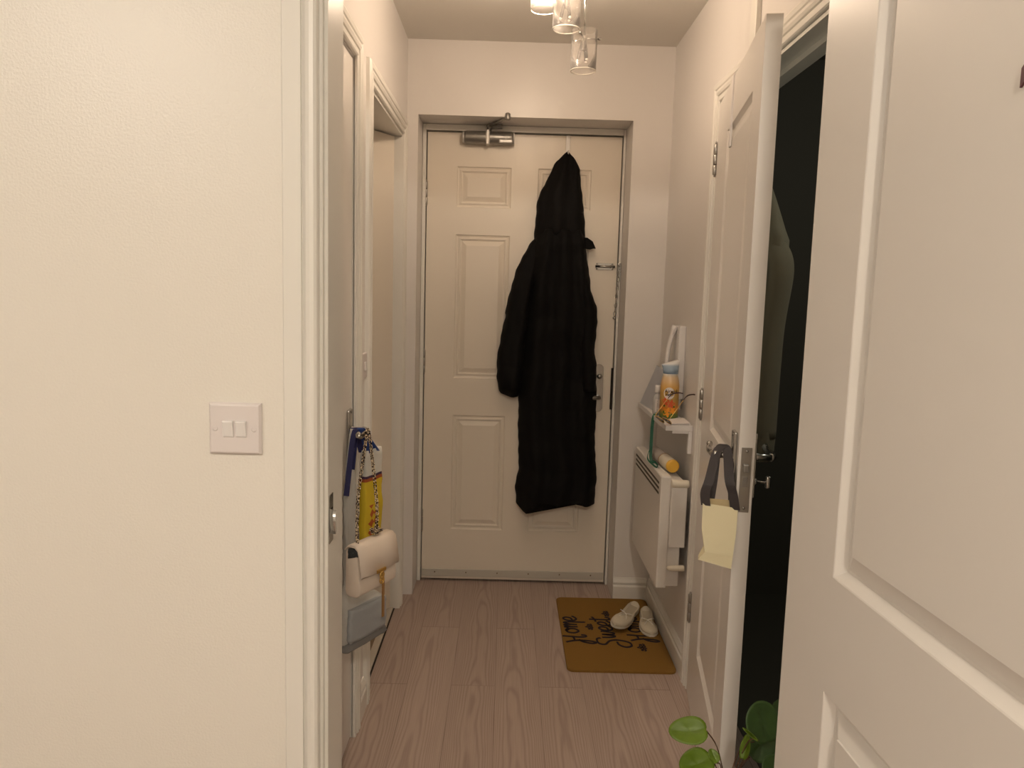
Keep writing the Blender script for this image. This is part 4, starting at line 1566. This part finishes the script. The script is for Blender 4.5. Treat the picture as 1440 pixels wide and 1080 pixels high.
# tube with mustard end lying on the heater
tt = thing('tube', 'grey tube with a mustard yellow end lying on top of the heater', 'tube', (.585, 2.75, .706))
zt = HZ1+.0238
bm = bm_new()
a_, b_ = Vector((.576, 2.90, zt)), Vector((.592, 2.650, zt))
tube(bm, [a_.lerp(b_, f) for f in (0, .02, .3, .62)], [.018, .0215, .0225, .0230], 20)
obj('tube_body', bm, 'tube', tt)
bm = bm_new()
tube(bm, [a_.lerp(b_, f) for f in (.60, .61, .985, 1)], [.0225, .0236, .0236, .0225], 24)
obj('sleeve', bm, 'cream', tt)
bm = bm_new()
c_ = b_+(b_-a_).normalized()*.010
tube(bm, [b_.lerp(c_, f) for f in (-.3, 0, .6, .9, 1.0)], [.0232, .0232, .0230, .021, .017], 24)
obj('end_cap', bm, 'mustard', tt)
bm = bm_new()
q = a_.lerp(b_, .605)
tube(bm, [q+Vector((.0238*math.cos(2*PI*k/20), 0, .0238*math.sin(2*PI*k/20))) for k in range(21)], .0012, 6, cap=False)
obj('band', bm, 'brown', tt)

# ------------------------------------------------------------------ doormat
dm_ = thing('doormat', 'brown coir doormat with dark script lettering by the right wall', 'doormat', (.436, 2.91, 0))
bm = bm_new()


def rrect(x0, x1, y0, y1, r, n=6):
    o = []
    for cx, cy, a0 in ((x1-r, y0+r, -90), (x1-r, y1-r, 0), (x0+r, y1-r, 90), (x0+r, y0+r, 180)):
        for k in range(n+1):
            a = R(a0+90*k/n)
            o.append((cx+r*math.cos(a), cy+r*math.sin(a)))
    return o


MX0, MX1, MY0, MY1, MZ = .246, .632, 2.577, 3.226, .0105
loft(bm, [[(x, y, .0004) for x, y in rrect(MX0, MX1, MY0, MY1, .025)], [(x, y, MZ-.002) for x, y in rrect(MX0, MX1, MY0, MY1, .025)],
          [(x, y, MZ) for x, y in rrect(MX0+.002, MX1-.002, MY0+.002, MY1-.002, .024)]], True, True, 0, False)
obj('mat_body', bm, 'coir', dm_)


def ink_line(bm, pts, wd, z=MZ+.0002):
    """painted brush stroke on the mat; pts in reading coordinates (u along the text, v up)"""
    P = smooth_line([(u, v, 0) for u, v in pts], 6)
    L_, R_ = [], []
    for i, p in enumerate(P):
        tg = (P[min(i+1, len(P)-1)]-P[max(i-1, 0)])
        if tg.length < 1e-7:
            tg = Vector((1, 0, 0))
        tg.normalize()
        # broad-nib width: thick on strokes that run down
        k = wd*(.55+.45*abs(tg.y))
        s = Vector((-tg.y, tg.x, 0))*k/2
        L_.append(p+s); R_.append(p-s)
    def Wd(p):
        return (XB-p.y, YB0+p.x, z)
    va = [bm.verts.new(Wd(p)) for p in L_]
    vb = [bm.verts.new(Wd(p)) for p in R_]
    for i in range(len(va)-1):
        bm.faces.new((va[i], va[i+1], vb[i+1], vb[i]))


SCR = {   # brush script; capitals in cap-height units, small letters in x-height units
    'H': [[(.02, 1.02), (.25, .5), (.32, .0), (.22, -.75), (.02, -1.05), (-.10, -.75), (.10, -.2), (.45, .12)], [(.95, 1.2), (.88, .6), (.82, .0), (.90, -.40), (1.10, -.42), (1.16, -.12)], [(.26, .40), (.60, .42), (.88, .5)]],
    'o': [[(.62, .92), (.20, .80), (.08, .35), (.40, .0), (.78, .30), (.72, .80), (.45, .95), (.72, .72), (1.0, .85)]],
    'm': [[(.0, .8), (.10, .95), (.12, .0)], [(.12, .5), (.40, 1.0), (.52, .7), (.50, .02)], [(.54, .5), (.82, 1.0), (.96, .6), (.95, -.45), (1.05, -.62)]],
    'e': [[(.0, .30), (.50, .42), (.66, .80), (.42, 1.0), (.10, .70), (.10, .2), (.45, .0), (.92, .30)]],
    'S': [[(1.15, 1.0), (.95, 1.28), (.35, 1.22), (.20, .80), (.72, .42), (.86, -.15), (.55, -.85), (.05, -.95), (-.15, -.55), (.15, -.15), (.62, -.05)]],
    'w': [[(0, .95), (.06, .2), (.30, .0), (.50, .80)], [(.50, .9), (.52, .15), (.78, .02), (1.0, .70), (1.02, .95)]],
    't': [[(.30, 1.6), (.26, .7), (.28, .10), (.55, .02), (.75, .3)], [(-.15, 1.12), (.30, 1.18), (.75, 1.35)]],
}
ADV = {'H': 1.42, 'o': 1.02, 'm': 1.16, 'e': .86, 'S': 1.25, 'w': 1.14, 't': .7}


def script(bm, word, xb, y0, cap, low, wd):
    global XB, YB0
    XB, YB0 = xb, y0
    u = 0
    for ch in word:
        k = cap if ch.isupper() else low
        for s in SCR[ch]:
            ink_line(bm, [(u+a*k*1.02, v*k) for a, v in s], wd)
        u += ADV[ch]*k


bm = bm_new()
script(bm, 'Home', .3135, 2.790, .055, .052, .0135)
script(bm, 'Sweet', .449, 2.768, .056, .052, .0135)
script(bm, 'Home', .560, 2.815, .052, .050, .0135)


def posy(bm, x, y, s, n=5):
    """little printed bouquet: petals round a dot and two leaves"""
    global XB, YB0
    XB, YB0 = x, y
    for k in range(n):
        a = 2*PI*k/n+.4
        c, q = math.cos(a), math.sin(a)
        ink_line(bm, [(0, 0), (s*.5*c-.25*s*q, s*.5*q+.25*s*c), (s*c, s*q), (s*.5*c+.25*s*q, s*.5*q-.25*s*c), (0, 0)], .0062)
    for k in (0, 1):
        d = -1 if k else 1
        ink_line(bm, [(d*s*.6, -s*.3), (d*s*1.3, -s*.6), (d*s*1.6, -s*.2)], .009)
        ink_line(bm, [(d*s*.9, -s*.1), (d*s*1.4, s*.1), (d*s*1.2, s*.4)], .008)


posy(bm, .360, 2.930, .016)
posy(bm, .440, 3.060, .016)
posy(bm, .540, 2.760, .018)
obj('lettering', bm, 'ink', dm_, recalc=False)


# ------------------------------------------------------------------ shoes
def shoe(label, toe, heel, zbase, roll=0.0, width=.078, pitch=0.0, flip=1):
    toe, heel = Vector((*toe, 0)), Vector((*heel, 0))
    L = (toe-heel).length
    a = math.atan2(toe.y-heel.y, toe.x-heel.x)
    Mx = Matrix.Translation((heel.x, heel.y, zbase)) @ Matrix.Rotation(a, 4, 'Z') @ Matrix.Rotation(pitch, 4, 'Y') @ Matrix.Rotation(roll, 4, 'X')
    t = thing('slip_on_shoe', label, 'shoe', (heel.x, heel.y, zbase), 0, 'pair of beige flats on the doormat')
    hw = [(0, .50), (.03, .66), (.12, .76), (.3, .74), (.45, .76), (.6, .92), (.75, 1.0), (.88, .88), (.96, .58), (1, .22)]

    def half(f):
        for (f0, w0), (f1, w1) in zip(hw[:-1], hw[1:]):
            if f0 <= f <= f1:
                return width/2*(w0+(w1-w0)*(f-f0)/(f1-f0))
        return width/2*.2

    def off(f):
        return flip*.008*math.sin(PI*f)*(1 if f > .4 else .4)
    N = 26
    fs = [.5-.5*math.cos(PI*i/N) for i in range(N+1)]
    # sole
    ring = [(f*L, off(f)+half(f)) for f in fs]+[(f*L, off(f)-half(f)) for f in reversed(fs)]
    bm = bm_new()
    loft(bm, [[(x, y*.97, .000) for x, y in ring], [(x, y*1.02, .003) for x, y in ring], [(x, y*1.02, .009) for x, y in ring], [(x, y*.95, .011) for x, y in ring]], True, True, 0, False)
    bm.transform(Mx)
    obj('sole', bm, 'sole', t)
    # upper: open collar from heel to just past the middle
    rings = []
    for i, f in enumerate(fs):
        h = .034-.012*f if f < .62 else .030+.003*(f-.62)-.05*max(0, f-.84)
        h = max(.014, h)
        w = half(f)
        row = []
        op = f < .60
        for j in range(17):
            s = j/16
            ang = PI*s
            y = w*math.cos(ang)
            zz = .010+(h-.010)*(math.sin(ang)**.6)
            if op:
                # only the walls: fold the middle down to the insole
                cut = .20+.12*max(0, f-.35)/.25
                if cut < s < 1-cut and f > .02:
                    m_ = (s-cut)/(1-2*cut)
                    ye = w*math.cos(PI*cut)-.003
                    zz = .0125
                    y = ye*(1-2*m_)
            row.append((f*L, off(f)+y, zz))
        rings.append(row)
    tipx = fs[-1]*L
    rings.append([(tipx+.0015, off(1)+(p[1]-off(1))*.5, .008+(p[2]-.008)*.6) for p in rings[-1]])
    rings.append([(tipx+.002, off(1), .010) for p in rings[-1]])
    bm = bm_new()
    loft(bm, rings, False, False, 0, True)
    bm.transform(Mx)
    u_ = obj('upper', bm, 'shoe', t)
    sol = u_.modifiers.new('thick', 'SOLIDIFY'); sol.thickness = .0022; sol.offset = -1
    # insole
    ring = [(f*L, off(f)+half(f)*.78) for f in fs if f < .7]+[(f*L, off(f)-half(f)*.78) for f in reversed(fs) if f < .7]
    bm = bm_new()
    loft(bm, [[(x+.004, y, .0125) for x, y in ring], [(x+.004, y, .0150) for x, y in ring]], True, True)
    bm.transform(Mx)
    obj('insole', bm, 'insole', t)
    # thin bow at the throat
    bm = bm_new()
    bx_ = .62*L
    zt_ = .033
    for sgn in (-1, 1):
        tube(bm, smooth_line([(bx_, off(.62), zt_), (bx_+.006, off(.62)+sgn*.014, zt_+.007), (bx_-.004, off(.62)+sgn*.026, zt_+.004), (bx_-.006, off(.62)+sgn*.012, zt_+.002), (bx_, off(.62), zt_)], 5), .0016, 6)
        tube(bm, smooth_line([(bx_, off(.62), zt_), (bx_+.02, off(.62)+sgn*.008, zt_), (bx_+.038, off(.62)+sgn*.016, zt_-.004)], 4), .0015, 6)
    bm.transform(Mx)
    obj('bow', bm, 'lace', t)


shoe('beige flat shoe tilted against the other one, bow towards the lettering', (.449, 2.872), (.561, 3.088), MZ+.012, R(-14), .070, R(-3), 1)
shoe('beige flat shoe flat on the doormat nearest the baseboard', (.592, 2.850), (.607, 3.068), MZ+.0005, 0, .068, 0, -1)

# ------------------------------------------------------------------ plant by the doorway
pt = thing('potted_plant', 'round-leaved green plant at the bottom right in front of the dark doorway', 'plant', (.46, 1.50, 0))
PC = Vector((.455, 1.50, 0))
bm = bm_new()
lathe(bm, [(.05, .001), (.06, .004), (.072, .14), (.074, .15), (.069, .15), (.067, .135), (.0, .13)], (PC.x, PC.y, 0), 'Z', 28, cap=False)
obj('pot', bm, 'pot', pt, True)
bm = bm_new()
lathe(bm, [(.067, .125), (.066, .134), (.03, .138), (.001, .139)], (PC.x, PC.y, 0), 'Z', 20)
obj('soil', bm, 'soil', pt, True)


def plant_leaf(c, r, nrm, axis, m, cup=.12, asp=1.0, wav=.05):
    """rounded leaf; c its centre, axis from stalk to tip"""
    c = Vector(c); n = Vector(nrm).normalized(); a = Vector(axis); a = (a-n*a.dot(n)).normalized(); s = n.cross(a)
    bm = bm_new()
    rings = []
    NR, NA = 6, 28
    for i in range(1, NR+1):
        f = i/NR
        ring = []
        for k in range(NA):
            t = 2*PI*k/NA
            rr = r*f*(1+wav*math.sin(3*t+r*40)+.04*math.cos(2*t))
            if abs(t-PI) < .35:
                rr *= 1-.10*(1-abs(t-PI)/.35)*f
            u, v = rr*math.cos(t), rr*math.sin(t)*asp
            h = cup*r*(f*f)+.02*r*math.sin(5*t)*f-abs(v)*.0+(.06*r*(1-math.exp(-(v/(.08*r))**2)))
            ring.append(c+a*u+s*v+n*h)
        rings.append(ring)
    vr = loft(bm, rings, True, False, 0, True)
    cv = bm.verts.new(c)
    for k in range(NA):
        f = bm.faces.new((cv, vr[0][k], vr[0][(k+1) % NA])); f.smooth = True
    o = obj('leaf', bm, m, pt, recalc=True)
    sd = o.modifiers.new('thick', 'SOLIDIFY'); sd.thickness = .0009
    return c-a*r*.92


TOCAM = Vector((-.25, -.80, .55))
L1 = plant_leaf((.391, 1.47, .446), .038, (-.15, -.62, .77), (-1, -.1, .12), 'leaf_lime', .1, .78)
L2 = plant_leaf((.545, 1.49, .458), .041, (.15, -.93, .32), (-.2, .0, 1), 'leaf_dark', .08, 1.0, .02)
L3 = plant_leaf((.405, 1.45, .388), .034, (-.1, -.5, .85), (-1, -.3, .0), 'leaf_lime', .1, .95)
L4 = plant_leaf((.441, 1.46, .400), .014, (.0, -.7, .7), (-.3, .2, 1), 'leaf_lime', .1, .8)
L5 = plant_leaf((.512, 1.475, .412), .026, (-.75, -.6, .2), (.1, 0, 1), 'leaf_lime', .2, .45)
L6 = plant_leaf((.552, 1.51, .398), .036, (-.2, -.9, .35), (.6, 0, .8), 'leaf_dark', .1, .9)
L7 = plant_leaf((.512, 1.455, .452), .018, (-.5, -.7, .4), (-.85, 0, .55), 'leaf_lime', .25, .22)
L8 = plant_leaf((.575, 1.47, .365), .035, (.1, -.8, .6), (1, 0, .2), 'leaf_dark', .1, .95)
L9 = plant_leaf((.594, 1.53, .470), .020, (.2, -.9, .3), (.8, 0, .6), 'leaf_dark', .1, .9)
for i, (e, mid) in enumerate(((L1, (.455, 1.475, .400)), (L2, (.505, 1.49, .40)), (L3, (.45, 1.47, .37)), (L4, (.46, 1.47, .37)), (L5, (.50, 1.48, .36)), (L6, (.51, 1.50, .35)), (L7, (.508, 1.47, .42)), (L8, (.51, 1.48, .32)), (L9, (.55, 1.52, .40)))):
    bm = bm_new()
    b0 = PC+Vector((.012*math.cos(i*1.1), .012*math.sin(i*1.1), .13))
    pts = smooth_line([b0, b0.lerp(Vector((.485, 1.49, .33)), .75), Vector(mid), e], 6)
    tube(bm, pts, [.0022]*8+[.0013]*(len(pts)-8), 6)
    obj('stem', bm, 'stem', pt, True)

# ------------------------------------------------------------------ dark red ribbon hung on the living room door
ldir = Vector((math.cos(-PI/2+th), math.sin(-PI/2+th), 0))
lout = Vector((math.sin(-PI/2+th), -math.cos(-PI/2+th), 0))
q = Vector((.463, 1.198, 0))+ldir*.4525+lout*.002
bm = bm_new()
sheet(bm, [q+ldir*-.012+Vector((0, 0, 1.532)), q+ldir*.006+lout*.004+Vector((0, 0, 1.541)), q+ldir*.016+lout*.002+Vector((0, 0, 1.555)), q+ldir*.055+lout*.003+Vector((0, 0, 1.562))], (0, 0, 1), .018, .0012)
tag(obj('ribbon', bm, 'maroon'), 'small dark red ribbon end on the open white door at the top right edge', 'ribbon')
